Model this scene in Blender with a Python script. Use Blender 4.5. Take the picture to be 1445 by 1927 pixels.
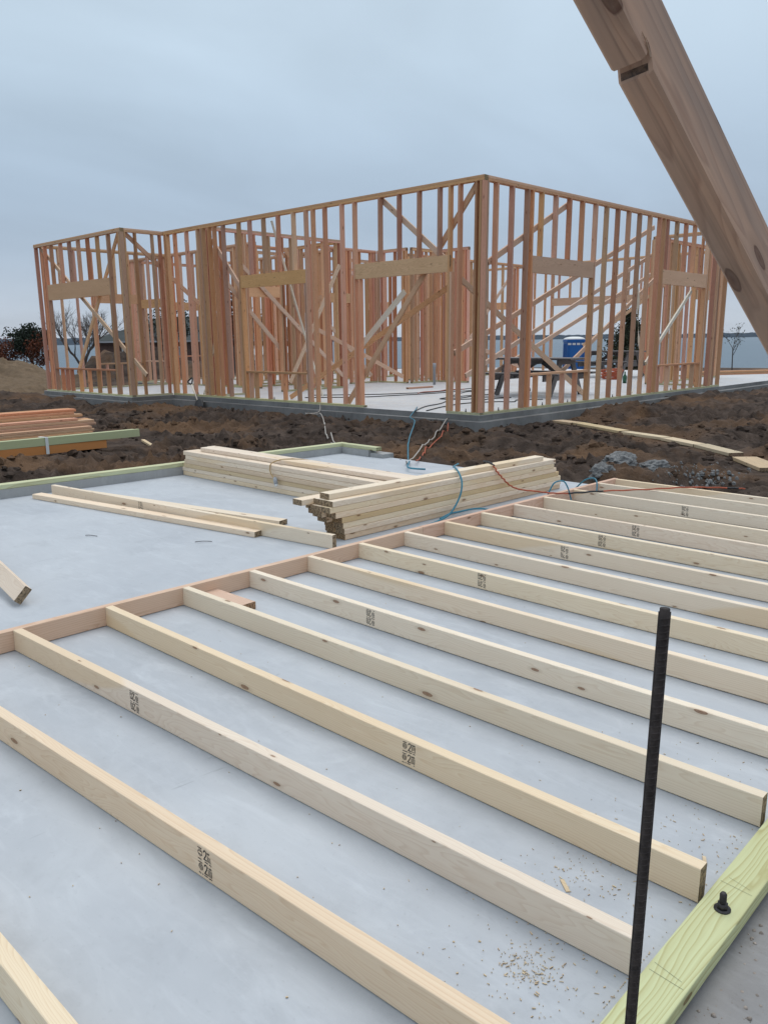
import bpy, bmesh, math, random
from mathutils import Vector, Matrix, noise

random.seed(7)
for o in list(bpy.data.objects):
    bpy.data.objects.remove(o)
SC = bpy.context.scene
COL = SC.collection
R = math.radians

# ------------------------------------------------------------------ camera
F_PX, PITCH, ROLL, YAW = 1525.0, 0.2096, -0.0117, -0.7529
fwd0 = Vector((math.sin(YAW), math.cos(YAW), 0)); rt0 = Vector((math.cos(YAW), -math.sin(YAW), 0)); up0 = Vector((0, 0, 1))
fw = fwd0*math.cos(PITCH) - up0*math.sin(PITCH)
up = up0*math.cos(PITCH) + fwd0*math.sin(PITCH)
rt = rt0*math.cos(ROLL) + up*math.sin(ROLL)
up = up*math.cos(ROLL) - rt0*math.sin(ROLL)
cd = bpy.data.cameras.new('camera'); cam = bpy.data.objects.new('camera', cd); COL.objects.link(cam)
CAM = Vector((3.3165, -1.2820, 1.2559))
cam.matrix_world = Matrix(((rt.x, up.x, -fw.x, CAM.x), (rt.y, up.y, -fw.y, CAM.y), (rt.z, up.z, -fw.z, CAM.z), (0, 0, 0, 1)))
cd.sensor_fit = 'VERTICAL'; cd.sensor_height = 36; cd.lens = F_PX/1927*36
cd.clip_start = 0.05; cd.clip_end = 9000
SC.camera = cam

# ------------------------------------------------------------------ light
SUN_EL, SUN_AZ = R(62), R(-30)      # azimuth from +Y clockwise
W = bpy.data.worlds.new('World'); SC.world = W; W.use_nodes = True
nt = W.node_tree; N = nt.nodes; L = nt.links
bg = N['Background']; bg.inputs['Strength'].default_value = 0.1
sky = N.new('ShaderNodeTexSky'); sky.sky_type = 'NISHITA'; sky.sun_disc = False
sky.sun_elevation = SUN_EL; sky.sun_rotation = SUN_AZ; sky.air_density = 1.2; sky.dust_density = 2.0
tc = N.new('ShaderNodeTexCoord')
sep = N.new('ShaderNodeSeparateXYZ'); L.new(tc.outputs['Generated'], sep.inputs[0])
# overcast deck: flat cloud layer seen in perspective (direction / height)
zc = N.new('ShaderNodeMath'); zc.operation = 'MAXIMUM'; zc.inputs[1].default_value = 0.0; L.new(sep.outputs[2], zc.inputs[0])
za = N.new('ShaderNodeMath'); za.operation = 'ADD'; za.inputs[1].default_value = 0.22; L.new(zc.outputs[0], za.inputs[0])
dx = N.new('ShaderNodeMath'); dx.operation = 'DIVIDE'; L.new(sep.outputs[0], dx.inputs[0]); L.new(za.outputs[0], dx.inputs[1])
dy = N.new('ShaderNodeMath'); dy.operation = 'DIVIDE'; L.new(sep.outputs[1], dy.inputs[0]); L.new(za.outputs[0], dy.inputs[1])
cb = N.new('ShaderNodeCombineXYZ'); L.new(dx.outputs[0], cb.inputs[0]); L.new(dy.outputs[0], cb.inputs[1])
mp = N.new('ShaderNodeMapping'); mp.inputs['Rotation'].default_value = (0, 0, R(43)); mp.inputs['Scale'].default_value = (1.5, 1.0, 1); L.new(cb.outputs[0], mp.inputs[0])
cn = N.new('ShaderNodeTexNoise'); cn.inputs['Scale'].default_value = 0.9; cn.inputs['Detail'].default_value = 6; cn.inputs['Roughness'].default_value = 0.5
cn.inputs['Distortion'].default_value = 0.6; L.new(mp.outputs[0], cn.inputs['Vector'])
er = N.new('ShaderNodeValToRGB'); er.color_ramp.interpolation = 'B_SPLINE'
cr = er.color_ramp
SKM = 16.0
def SKC(r_, g_, b_): return (r_/SKM, g_/SKM, b_/SKM, 1)      # ramp colours stop at 1
cr.elements[0].position = 0.0; cr.elements[0].color = SKC(5.9, 6.5, 7.3)
cr.elements[1].position = 1.0; cr.elements[1].color = SKC(11.5, 12.4, 13.4)
for p_, c_ in ((0.04, (5.0, 5.8, 6.85, 1)), (0.10, (4.0, 5.0, 6.3, 1)), (0.19, (4.3, 5.45, 6.8, 1)), (0.30, (5.6, 6.9, 8.1, 1)), (0.45, (6.2, 7.5, 8.7, 1))):
    e = cr.elements.new(p_); e.color = SKC(*c_[:3])
L.new(zc.outputs[0], er.inputs[0])
cl = N.new('ShaderNodeMapRange'); cl.inputs['From Min'].default_value = 0.3; cl.inputs['From Max'].default_value = 0.7
cl.inputs['To Min'].default_value = 0.91*SKM; cl.inputs['To Max'].default_value = 1.09*SKM; L.new(cn.outputs['Fac'], cl.inputs['Value'])
vm = N.new('ShaderNodeVectorMath'); vm.operation = 'SCALE'; L.new(er.outputs[0], vm.inputs[0]); L.new(cl.outputs[0], vm.inputs['Scale'])
mx = N.new('ShaderNodeMix'); mx.data_type = 'RGBA'; mx.inputs[0].default_value = 0.93
L.new(sky.outputs[0], mx.inputs[6]); L.new(vm.outputs[0], mx.inputs[7]); L.new(mx.outputs[2], bg.inputs['Color'])

sd = bpy.data.lights.new('sun', 'SUN'); sd.energy = 1.1; sd.angle = R(40); sd.color = (1.0, 0.96, 0.9)
sun = bpy.data.objects.new('sun', sd); COL.objects.link(sun)
sdir = Vector((math.sin(SUN_AZ)*math.cos(SUN_EL), math.cos(SUN_AZ)*math.cos(SUN_EL), math.sin(SUN_EL)))
sun.rotation_euler = sdir.to_track_quat('Z', 'Y').to_euler(); sun.location = (0, 0, 30)
vs = SC.view_settings; vs.view_transform = 'Standard'; vs.look = 'None'; vs.gamma = 1; vs.exposure = 0.0; vs.use_curve_mapping = False

# ------------------------------------------------------------------ frames of reference
TX, TY = -0.0108, -0.0108                       # the near slab drains slightly
MS = Matrix(((1, 0, -TX, 0), (0, 1, -TY, 0), (TX, TY, 1, 0), (0, 0, 0, 1)))
HC = Vector((-4.0898, 8.7751, 0.1039)); HTH = 1.5591
MH = Matrix.Translation(HC) @ Matrix.Rotation(HTH, 4, 'Z')
MHI = MH.inverted()
def S(x, y, z=0): return MS @ Vector((x, y, z))
def U(u, v, z=0): return MH @ Vector((u, v, z))

# ------------------------------------------------------------------ node helpers
class G:
    def __init__(self, name):
        self.m = bpy.data.materials.new(name); self.m.use_nodes = True
        self.t = self.m.node_tree; self.n = self.t.nodes; self.b = self.n['Principled BSDF']
    def new(self, kind, **kw):
        x = self.n.new(kind)
        for k, v in kw.items(): setattr(x, k, v)
        return x
    def l(self, a, b): self.t.links.new(a, b)
    def math(self, op, a, b=None):
        x = self.new('ShaderNodeMath', operation=op)
        for i, v in enumerate((a, b)):
            if v is None: continue
            if isinstance(v, (int, float)): x.inputs[i].default_value = v
            else: self.l(v, x.inputs[i])
        return x.outputs[0]
    def mix(self, fac, a, b, mode='MIX'):
        x = self.new('ShaderNodeMix', data_type='RGBA', blend_type=mode)
        for i, v in ((0, fac), (6, a), (7, b)):
            if isinstance(v, (int, float)): x.inputs[i].default_value = v
            elif isinstance(v, tuple): x.inputs[i].default_value = (*v, 1)
            else: self.l(v, x.inputs[i])
        return x.outputs[2]
    def noise(self, vec, scale, detail=4, rough=0.55, dist=0, dim='3D'):
        x = self.new('ShaderNodeTexNoise'); x.inputs['Scale'].default_value = scale; x.inputs['Detail'].default_value = detail
        x.inputs['Roughness'].default_value = rough; x.inputs['Distortion'].default_value = dist
        self.l(vec, x.inputs['Vector']); return x.outputs['Fac']
    def ramp(self, fac, stops, interp='LINEAR'):
        x = self.new('ShaderNodeValToRGB'); r = x.color_ramp; r.interpolation = interp
        while len(r.elements) < len(stops): r.elements.new(0.5)
        for e, (p, c) in zip(r.elements, stops):
            e.position = p; e.color = (c, c, c, 1) if isinstance(c, (int, float)) else (*c, 1)
        self.l(fac, x.inputs[0]); return x.outputs[0]
    def range(self, v, a, b, c, d):
        x = self.new('ShaderNodeMapRange')
        for i, q in enumerate((a, b, c, d)): x.inputs[i+1].default_value = q
        self.l(v, x.inputs[0]); return x.outputs[0]
    def mapping(self, vec, scale=(1, 1, 1), loc=(0, 0, 0), rot=(0, 0, 0)):
        x = self.new('ShaderNodeMapping'); x.inputs['Scale'].default_value = scale; x.inputs['Location'].default_value = loc; x.inputs['Rotation'].default_value = rot
        self.l(vec, x.inputs[0]); return x.outputs[0]
    def bump(self, h, strength, dist):
        x = self.new('ShaderNodeBump'); x.inputs['Strength'].default_value = strength; x.inputs['Distance'].default_value = dist
        self.l(h, x.inputs['Height']); self.l(x.outputs[0], self.b.inputs['Normal'])
    def color(self, c):
        if isinstance(c, tuple): self.b.inputs['Base Color'].default_value = (*c, 1)
        else: self.l(c, self.b.inputs['Base Color'])
    def rough(self, v, spec=0.3):
        if isinstance(v, (int, float)): self.b.inputs['Roughness'].default_value = v
        else: self.l(v, self.b.inputs['Roughness'])
        self.b.inputs['Specular IOR Level'].default_value = spec

def wood(name, base, dark, ring=0.35, ringk=150, knots=0.35, var=0.10, hue=0.012, hup=0.004, axis='X', endc=None, patch=None, grey=0.0):
    g = G(name)
    tc = g.new('ShaderNodeTexCoord'); oi = g.new('ShaderNodeObjectInfo'); ge = g.new('ShaderNodeNewGeometry')
    rnd = g.math('FRACT', g.math('ADD', oi.outputs['Random'], g.math('MULTIPLY', ge.outputs['Random Per Island'], 1.73)))
    sp = g.new('ShaderNodeSeparateXYZ'); g.l(tc.outputs['Object'], sp.inputs[0])
    X, Y, Z = sp.outputs
    if axis == 'Z': X, Y, Z = Z, X, Y
    r1 = g.math('MULTIPLY', rnd, 37.0); r2 = g.math('MULTIPLY', g.math('FRACT', g.math('MULTIPLY', rnd, 17.3)), 1.0)
    xo = g.math('ADD', X, r1)
    # growth rings around a wandering pith
    cv = g.new('ShaderNodeCombineXYZ'); g.l(g.math('MULTIPLY', xo, 0.9), cv.inputs[0]); g.l(g.math('MULTIPLY', Y, 6), cv.inputs[1]); g.l(g.math('MULTIPLY', Z, 6), cv.inputs[2])
    wob = g.noise(cv.outputs[0], 1.4, 3, 0.5)
    wz = g.math('MULTIPLY', g.math('SUBTRACT', wob, 0.5), 0.16)
    yy = g.math('ADD', g.math('ADD', Y, g.math('MULTIPLY', g.math('SUBTRACT', r2, 0.5), 0.16)), wz)
    zz = g.math('ADD', g.math('ADD', Z, g.math('MULTIPLY', g.math('SUBTRACT', rnd, 0.5), 0.10)), g.math('MULTIPLY', wz, 0.6))
    rad = g.math('SQRT', g.math('ADD', g.math('MULTIPLY', yy, yy), g.math('MULTIPLY', zz, zz)))
    rings = g.math('FRACT', g.math('MULTIPLY', rad, ringk))
    rr = g.ramp(rings, [(0.0, 0.0), (0.62, 0.35), (0.88, 1.0), (1.0, 0.0)])
    # fine fibre
    cf = g.new('ShaderNodeCombineXYZ'); g.l(g.math('MULTIPLY', xo, 3.0), cf.inputs[0]); g.l(g.math('MULTIPLY', Y, 160), cf.inputs[1]); g.l(g.math('MULTIPLY', Z, 160), cf.inputs[2])
    fib = g.noise(cf.outputs[0], 1.0, 3, 0.6)
    # broad tone along the board
    cw = g.new('ShaderNodeCombineXYZ'); g.l(g.math('MULTIPLY', xo, 0.8), cw.inputs[0]); g.l(g.math('MULTIPLY', Y, 5), cw.inputs[1]); g.l(g.math('MULTIPLY', Z, 5), cw.inputs[2])
    broad = g.noise(cw.outputs[0], 1.6, 3, 0.5)
    f = g.math('ADD', g.math('MULTIPLY', rr, ring), g.math('MULTIPLY', g.math('SUBTRACT', fib, 0.5), 0.35))
    f = g.math('ADD', f, g.math('MULTIPLY', g.math('SUBTRACT', broad, 0.5), 0.5))
    c = g.mix(g.range(f, -0.1, 0.9, 0, 1), base, dark)
    hs = g.new('ShaderNodeHueSaturation'); g.l(c, hs.inputs['Color'])
    g.l(g.range(r2, 0, 1, 0.5-hue, 0.5+hup), hs.inputs['Hue']); g.l(g.range(rnd, 0, 1, 1-var, 1+var), hs.inputs['Value'])
    g.l(g.range(g.math('FRACT', g.math('MULTIPLY', rnd, 7.7)), 0, 1, 0.85, 1.18), hs.inputs['Saturation'])
    c = hs.outputs[0]
    if patch:
        pn = g.noise(cw.outputs[0], 0.55, 1, 0.4)
        c = g.mix(g.math('MULTIPLY', g.ramp(pn, [(0.60, 0.0), (0.615, 1.0)]), 0.5), c, patch)
    # knots
    if knots > 0:
        ck = g.new('ShaderNodeCombineXYZ'); g.l(g.math('MULTIPLY', xo, 2.6), ck.inputs[0])
        g.l(g.math('ADD', g.math('MULTIPLY', g.math('ADD', Y, Z), 8.0), r1), ck.inputs[1])
        vo = g.new('ShaderNodeTexVoronoi', voronoi_dimensions='2D', feature='F1'); vo.inputs['Scale'].default_value = 1.0; vo.inputs['Randomness'].default_value = 0.9
        g.l(ck.outputs[0], vo.inputs['Vector'])
        sc = g.new('ShaderNodeSeparateColor'); g.l(vo.outputs['Color'], sc.inputs[0])
        on = g.math('GREATER_THAN', sc.outputs[0], 1-knots)
        size = g.range(sc.outputs[1], 0, 1, 0.018, 0.066)
        d = g.math('DIVIDE', g.math('ADD', vo.outputs['Distance'], g.math('MULTIPLY', g.math('SUBTRACT', fib, 0.5), 0.02)), size)
        core = g.ramp(d, [(0.0, 1.0), (0.55, 0.75), (0.85, 1.0), (1.0, 0.0)])
        halo = g.ramp(d, [(0.0, 0.0), (1.0, 0.0)])
        halo = g.range(d, 0.8, 2.2, 0.35, 0.0)
        c = g.mix(g.math('MULTIPLY', halo, on), c, tuple(x*0.62 for x in dark))
        c = g.mix(g.math('MULTIPLY', g.math('MULTIPLY', core, on), 0.92), c, (dark[0]*0.40, dark[1]*0.28, dark[2]*0.24))
    # end grain
    sn = g.new('ShaderNodeSeparateXYZ'); g.l(tc.outputs['Normal'], sn.inputs[0])
    ax = g.math('ABSOLUTE', sn.outputs[0 if axis == 'X' else 2]); isend = g.math('GREATER_THAN', ax, 0.8)
    ec = endc or tuple(x*0.55 for x in base)
    en = g.noise(g.mapping(tc.outputs['Object'], (90, 90, 90)), 1.0, 3, 0.7)
    ecol = g.mix(g.ramp(en, [(0.42, 1.0), (0.56, 0.0)]), ec, tuple(x*0.35 for x in ec))
    c = g.mix(isend, c, ecol)
    if grey:
        gn = g.noise(cw.outputs[0], 3.0, 4, 0.6)
        c = g.mix(g.math('MULTIPLY', g.ramp(gn, [(0.42, 0.0), (0.68, 1.0)]), grey), c, (0.17, 0.16, 0.155))
        g2 = g.noise(cf.outputs[0], 0.5, 3, 0.6); c = g.mix(g.math('MULTIPLY', g.ramp(g2, [(0.57, 0.0), (0.67, 1.0)]), grey*0.45), c, (0.06, 0.05, 0.045))
    g.color(c); g.rough(0.72, 0.25)
    hgt = g.math('ADD', g.math('MULTIPLY', fib, 0.6), g.math('MULTIPLY', rr, 0.4))
    g.bump(hgt, 0.25, 0.0012)
    return g.m

PALE = ((0.83, 0.70, 0.535), (0.63, 0.45, 0.285))
FIR = ((0.64, 0.374, 0.234), (0.35, 0.150, 0.080))
M = {}
M['pale'] = wood('pale_pine', *PALE, ring=0.38, knots=0.75, var=0.05, hue=0.01, endc=(0.33, 0.24, 0.15), patch=(0.72, 0.52, 0.30))
M['fir'] = wood('fir', *FIR, ring=0.4, knots=0.36, var=0.30, hue=0.018, hup=0.016, endc=(0.36, 0.21, 0.12))
M['fir_z'] = wood('fir_upright', *FIR, ring=0.4, knots=0.3, var=0.32, hue=0.018, hup=0.016, axis='Z', endc=(0.36, 0.21, 0.12))
M['pale_tan'] = wood('tan_pine', (0.72, 0.56, 0.36), (0.52, 0.34, 0.17), ring=0.35, knots=0.42, var=0.06, endc=(0.33, 0.22, 0.12))
M['fir_pale'] = wood('pale_fir', (0.69, 0.49, 0.35), (0.48, 0.28, 0.165), ring=0.45, ringk=110, knots=0.3, var=0.03, endc=(0.36, 0.21, 0.12))
M['header'] = wood('header_pine', (0.75, 0.48, 0.285), (0.46, 0.255, 0.13), ring=0.5, ringk=110, knots=0.35, var=0.12, endc=(0.4, 0.28, 0.15))
M['treated'] = wood('treated_pine', (0.61, 0.63, 0.37), (0.40, 0.35, 0.16), ring=0.65, ringk=70, knots=0.2, var=0.04, hue=0.0, endc=(0.42, 0.42, 0.24))
M['treated_house'] = wood('treated_plate', (0.50, 0.49, 0.30), (0.33, 0.29, 0.15), ring=0.6, ringk=90, knots=0.1, var=0.1, endc=(0.3, 0.27, 0.17))
M['treated_beam'] = wood('treated_beam_green', (0.50, 0.52, 0.34), (0.37, 0.385, 0.22), ring=0.3, ringk=120, knots=0.1, var=0.08, endc=(0.33, 0.34, 0.2))
M['orange'] = wood('orange_beam', (0.55, 0.23, 0.04), (0.42, 0.16, 0.025), ring=0.2, ringk=200, knots=0.0, var=0.06, endc=(0.4, 0.17, 0.04))
M['brace'] = wood('brace_pine', (0.56, 0.37, 0.24), (0.31, 0.175, 0.105), ring=0.4, ringk=80, knots=0.85, var=0.0, endc=(0.2, 0.12, 0.08), grey=0.55)
M['plank'] = wood('muddy_plank', (0.66, 0.54, 0.36), (0.42, 0.29, 0.16), ring=0.4, knots=0.3, var=0.12, endc=(0.3, 0.2, 0.12), grey=0.15)
M['weathered'] = wood('weathered_grey_wood', (0.20, 0.185, 0.18), (0.11, 0.10, 0.10), ring=0.4, knots=0.2, var=0.1, endc=(0.1, 0.09, 0.09))
M['light_strip'] = wood('split_pine', (0.82, 0.76, 0.64), (0.62, 0.50, 0.36), ring=0.3, knots=0.0, var=0.03, endc=(0.6, 0.5, 0.35))

def plain(name, col, rough=0.6, spec=0.3, metal=0.0, bump=None, var=0.0, vscale=8):
    g = G(name); tc = g.new('ShaderNodeTexCoord')
    if var:
        n = g.noise(tc.outputs['Object'], vscale, 5, 0.6)
        g.color(g.mix(g.range(n, 0.3, 0.7, 0, 1), tuple(x*(1-var) for x in col), tuple(min(1, x*(1+var)) for x in col)))
    else: g.color(col)
    g.rough(rough, spec); g.b.inputs['Metallic'].default_value = metal
    if bump: g.bump(g.noise(tc.outputs['Object'], bump[0], 5, 0.6), bump[1], bump[2])
    return g.m

def slab_mat(name, a, b, stain, bscale=1.0, sawdust=0.0):
    g = G(name); tc = g.new('ShaderNodeTexCoord'); o = tc.outputs['Object']
    n1 = g.noise(o, 0.9, 5, 0.6, 0.4); n2 = g.noise(o, 5.0, 6, 0.65, 0.3); n3 = g.noise(o, 60, 4, 0.6)
    c = g.mix(g.range(n1, 0.3, 0.7, 0, 1), a, b)
    c = g.mix(g.math('MULTIPLY', g.ramp(n2, [(0.52, 0.0), (0.75, 1.0)]), 0.28), c, stain)
    c = g.mix(g.math('MULTIPLY', g.ramp(n3, [(0.60, 0.0), (0.8, 1.0)]), 0.25), c, tuple(x*0.7 for x in stain))
    # trowel streaks and specks
    st = g.noise(g.mapping(o, (3, 14, 1), rot=(0, 0, 0.5)), 1.2, 5, 0.65, 1.2)
    c = g.mix(g.math('MULTIPLY', g.ramp(st, [(0.50, 0.0), (0.72, 1.0)]), 0.22), c, tuple(min(1, x*1.22) for x in b))
    vo = g.new('ShaderNodeTexVoronoi', feature='F1'); vo.inputs['Scale'].default_value = 9.0; g.l(o, vo.inputs['Vector'])
    sc = g.new('ShaderNodeSeparateColor'); g.l(vo.outputs['Color'], sc.inputs[0])
    # pale dusty wipes, drag marks and small scuffs
    n5 = g.noise(g.mapping(o, (1.0, 2.6, 1), rot=(0, 0, -0.9)), 1.7, 7, 0.7, 1.6)
    c = g.mix(g.math('MULTIPLY', g.ramp(n5, [(0.54, 0.0), (0.70, 1.0)]), 0.30), c, tuple(min(1, x*1.28) for x in b))
    n6 = g.noise(g.mapping(o, (26, 3.0, 1), rot=(0, 0, 0.35)), 1.0, 3, 0.6, 0.8); n7 = g.noise(o, 1.1, 2, 0.5)
    c = g.mix(g.math('MULTIPLY', g.math('MULTIPLY', g.ramp(n6, [(0.66, 0.0), (0.72, 1.0)]), g.ramp(n7, [(0.5, 0.0), (0.62, 1.0)])), 0.30), c, tuple(x*0.62 for x in stain))
    sp = g.math('MULTIPLY', g.math('LESS_THAN', vo.outputs['Distance'], g.range(sc.outputs[1], 0, 1, 0.01, 0.04)), g.math('GREATER_THAN', sc.outputs[0], 0.72))
    c = g.mix(g.math('MULTIPLY', sp, 0.6), c, (0.16, 0.14, 0.12))
    if sawdust:
        sw = g.noise(o, 2.0, 6, 0.7)
        c = g.mix(g.math('MULTIPLY', g.ramp(sw, [(0.5, 0.0), (0.62, 1.0)]), sawdust), c, (0.62, 0.52, 0.40))
    g.color(c); g.rough(g.range(n2, 0.3, 0.7, 0.5, 0.72), 0.35)
    g.bump(g.math('ADD', g.math('MULTIPLY', n2, 0.5), g.math('MULTIPLY', n3, 0.25)), 0.25, 0.004*bscale)
    return g.m
M['slab'] = slab_mat('fresh_concrete', (0.395, 0.415, 0.445), (0.495, 0.515, 0.54), (0.30, 0.31, 0.325))
M['house_slab'] = slab_mat('dusty_concrete', (0.46, 0.46, 0.47), (0.56, 0.56, 0.565), (0.42, 0.37, 0.33), sawdust=0.25)
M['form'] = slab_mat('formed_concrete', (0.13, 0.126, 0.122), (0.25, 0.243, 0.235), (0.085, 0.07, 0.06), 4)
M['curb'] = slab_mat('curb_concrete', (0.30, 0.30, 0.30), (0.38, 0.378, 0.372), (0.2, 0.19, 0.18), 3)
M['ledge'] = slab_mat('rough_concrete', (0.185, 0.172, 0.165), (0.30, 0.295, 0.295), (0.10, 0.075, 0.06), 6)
M['rubble'] = plain('broken_concrete', (0.20, 0.198, 0.195), 0.9, 0.2, bump=(26, 1.0, 0.03), var=0.45, vscale=14)
M['ink'] = plain('stamp_ink', (0.06, 0.057, 0.058), 0.8, 0.1, var=0.6, vscale=160)
M['steel'] = plain('dark_steel', (0.055, 0.05, 0.05), 0.55, 0.5, 0.6, bump=(120, 0.4, 0.001), var=0.3, vscale=60)
M['rust'] = plain('rusty_rebar', (0.045, 0.035, 0.032), 0.7, 0.4, 0.35, bump=(200, 0.4, 0.0006), var=0.45, vscale=70)
M['blue'] = plain('blue_plastic', (0.012, 0.11, 0.36), 0.45, 0.4, var=0.12, vscale=3)
M['blue_hose'] = plain('teal_hose', (0.035, 0.19, 0.27), 0.45, 0.4, var=0.15)
M['orange_cord'] = plain('orange_cord', (0.40, 0.085, 0.035), 0.5, 0.4, var=0.2)
M['black_rubber'] = plain('black_rubber', (0.02, 0.02, 0.022), 0.5, 0.4)
M['white_plastic'] = plain('white_plastic', (0.72, 0.72, 0.70), 0.5, 0.4)
M['grey_cord'] = plain('pale_grey_cord', (0.42, 0.38, 0.34), 0.6, 0.3)
M['tan_cord'] = plain('tan_cord', (0.42, 0.28, 0.13), 0.6, 0.3)
M['grey_pvc'] = plain('grey_pipe', (0.33, 0.34, 0.36), 0.5, 0.4)
M['bark'] = plain('bark', (0.10, 0.085, 0.075), 0.9, 0.1, bump=(20, 0.6, 0.02), var=0.3)
M['twig'] = plain('twigs', (0.125, 0.105, 0.095), 0.9, 0.1, var=0.25)
def leaf(name, col, var=0.5):
    g = G(name); ge = g.new('ShaderNodeNewGeometry')
    g.color(g.mix(ge.outputs['Random Per Island'], tuple(x*(1-var) for x in col), tuple(x*(1+var) for x in col))); g.rough(0.75, 0.15)
    return g.m
M['leaf_dark'] = leaf('dark_leaves', (0.030, 0.040, 0.026))
M['leaf_red'] = leaf('russet_leaves', (0.125, 0.042, 0.022))
M['leaf_cedar'] = leaf('cedar_needles', (0.040, 0.042, 0.022))
M['leaf_olive'] = leaf('olive_leaves', (0.06, 0.062, 0.035))

def dirt_mat():
    g = G('dark_clay'); tc = g.new('ShaderNodeTexCoord'); o = tc.outputs['Object']
    n1 = g.noise(o, 0.55, 5, 0.6, 0.5); n2 = g.noise(o, 4.0, 8, 0.65, 0.4); n3 = g.noise(o, 28, 6, 0.7)
    c = g.mix(g.range(n2, 0.32, 0.68, 0, 1), (0.026, 0.018, 0.014), (0.115, 0.083, 0.066))
    c = g.mix(g.math('MULTIPLY', g.ramp(n1, [(0.47, 0.0), (0.64, 1.0)]), 0.8), c, g.mix(n3, (0.095, 0.050, 0.026), (0.25, 0.148, 0.084)))
    c = g.mix(g.math('MULTIPLY', g.ramp(n3, [(0.62, 0.0), (0.78, 1.0)]), 0.35), c, (0.22, 0.18, 0.15))
    # dry tan ground farther off
    geo = g.new('ShaderNodeNewGeometry'); sp = g.new('ShaderNodeSeparateXYZ'); g.l(geo.outputs['Position'], sp.inputs[0])
    al = g.math('ADD', g.math('MULTIPLY', g.math('ADD', sp.outputs[0], 26.3), 0.421), g.math('MULTIPLY', g.math('ADD', sp.outputs[1], -12.8), 0.907))
    far = g.math('MULTIPLY', g.range(g.math('ADD', al, g.math('MULTIPLY', g.math('SUBTRACT', n2, 0.5), 1.5)), 0.9, 0.0, 0, 1), g.range(g.math('ADD', sp.outputs[0], g.math('MULTIPLY', g.math('SUBTRACT', n1, 0.5), 5)), -17, -20.5, 0, 1))
    c = g.mix(far, c, g.mix(n2, (0.07, 0.048, 0.032), (0.27, 0.19, 0.12)))
    g.color(c); g.rough(0.93, 0.12)
    g.bump(g.math('ADD', g.math('MULTIPLY', n2, 0.6), g.math('MULTIPLY', n3, 0.5)), 0.9, 0.06)
    return g.m
M['dirt'] = dirt_mat()

# ------------------------------------------------------------------ object helpers
WM = {}
def link(name, me, mat=None, parent=None, mw=None):
    o = bpy.data.objects.new(name, me); COL.objects.link(o)
    if mat is not None and me is not None and not me.materials: me.materials.append(mat)
    mw = mw.copy() if mw is not None else Matrix.Identity(4)
    if parent is not None:
        o.parent = parent; o.matrix_basis = WM[parent.name].inverted() @ mw
    else:
        o.matrix_basis = mw
    WM[o.name] = mw
    return o
def tag(o, label=None, cat=None, group=None, kind=None):
    if label: o['label'] = label
    if cat: o['category'] = cat
    if group: o['group'] = group
    if kind: o['kind'] = kind
    return o
def thing(name, label, cat, mw, group=None):
    return tag(link(name, None, None, None, mw), label, cat, group)

class MB:
    def __init__(s): s.v = []; s.f = []
    def add(s, vs, fs, mw=None):
        k = len(s.v)
        s.v += [(mw @ Vector(v)) if mw is not None else Vector(v) for v in vs]
        s.f += [tuple(i+k for i in f) for f in fs]
    def box(s, a, b, mw=None):
        x0, y0, z0 = a; x1, y1, z1 = b
        s.add([(x0, y0, z0), (x1, y0, z0), (x1, y1, z0), (x0, y1, z0), (x0, y0, z1), (x1, y0, z1), (x1, y1, z1), (x0, y1, z1)],
              [(0, 3, 2, 1), (4, 5, 6, 7), (0, 1, 5, 4), (1, 2, 6, 5), (2, 3, 7, 6), (3, 0, 4, 7)], mw)
    def board(s, Lx, w, t, ch=0.003, mw=None):
        vs, fs = board_geo(Lx, w, t, ch); s.add(vs, fs, mw)
    def bar(s, p0, p1, w, t, upv=(0, 0, 1), ch=0.003):
        Lx, m = board_mat(p0, p1, upv); s.board(Lx, w, t, ch, m)
    def tube(s, pts, rad, n=8, cap=True):
        pts = [Vector(p) for p in pts]; k = len(s.v); rings = len(pts)
        rads = rad if isinstance(rad, (list, tuple)) else [rad]*rings
        ref = None
        for i, p in enumerate(pts):
            d = (pts[min(i+1, rings-1)] - pts[max(i-1, 0)]).normalized()
            if ref is None: ref = d.orthogonal().normalized()
            ref = (ref - d*ref.dot(d)).normalized(); b = d.cross(ref)
            for j in range(n):
                a = 2*math.pi*j/n; s.v.append(p + (ref*math.cos(a) + b*math.sin(a))*rads[i])
        for i in range(rings-1):
            for j in range(n):
                s.f.append((k+i*n+j, k+i*n+(j+1) % n, k+(i+1)*n+(j+1) % n, k+(i+1)*n+j))
        if cap:
            s.f.append(tuple(k+j for j in reversed(range(n)))); s.f.append(tuple(k+(rings-1)*n+j for j in range(n)))
    def build(s, name, mat, parent=None, mw=None, smooth=False):
        me = bpy.data.meshes.new(name); me.from_pydata([tuple(v) for v in s.v], [], s.f); me.update()
        if smooth: me.shade_smooth()
        return link(name, me, mat, parent, mw)

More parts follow.
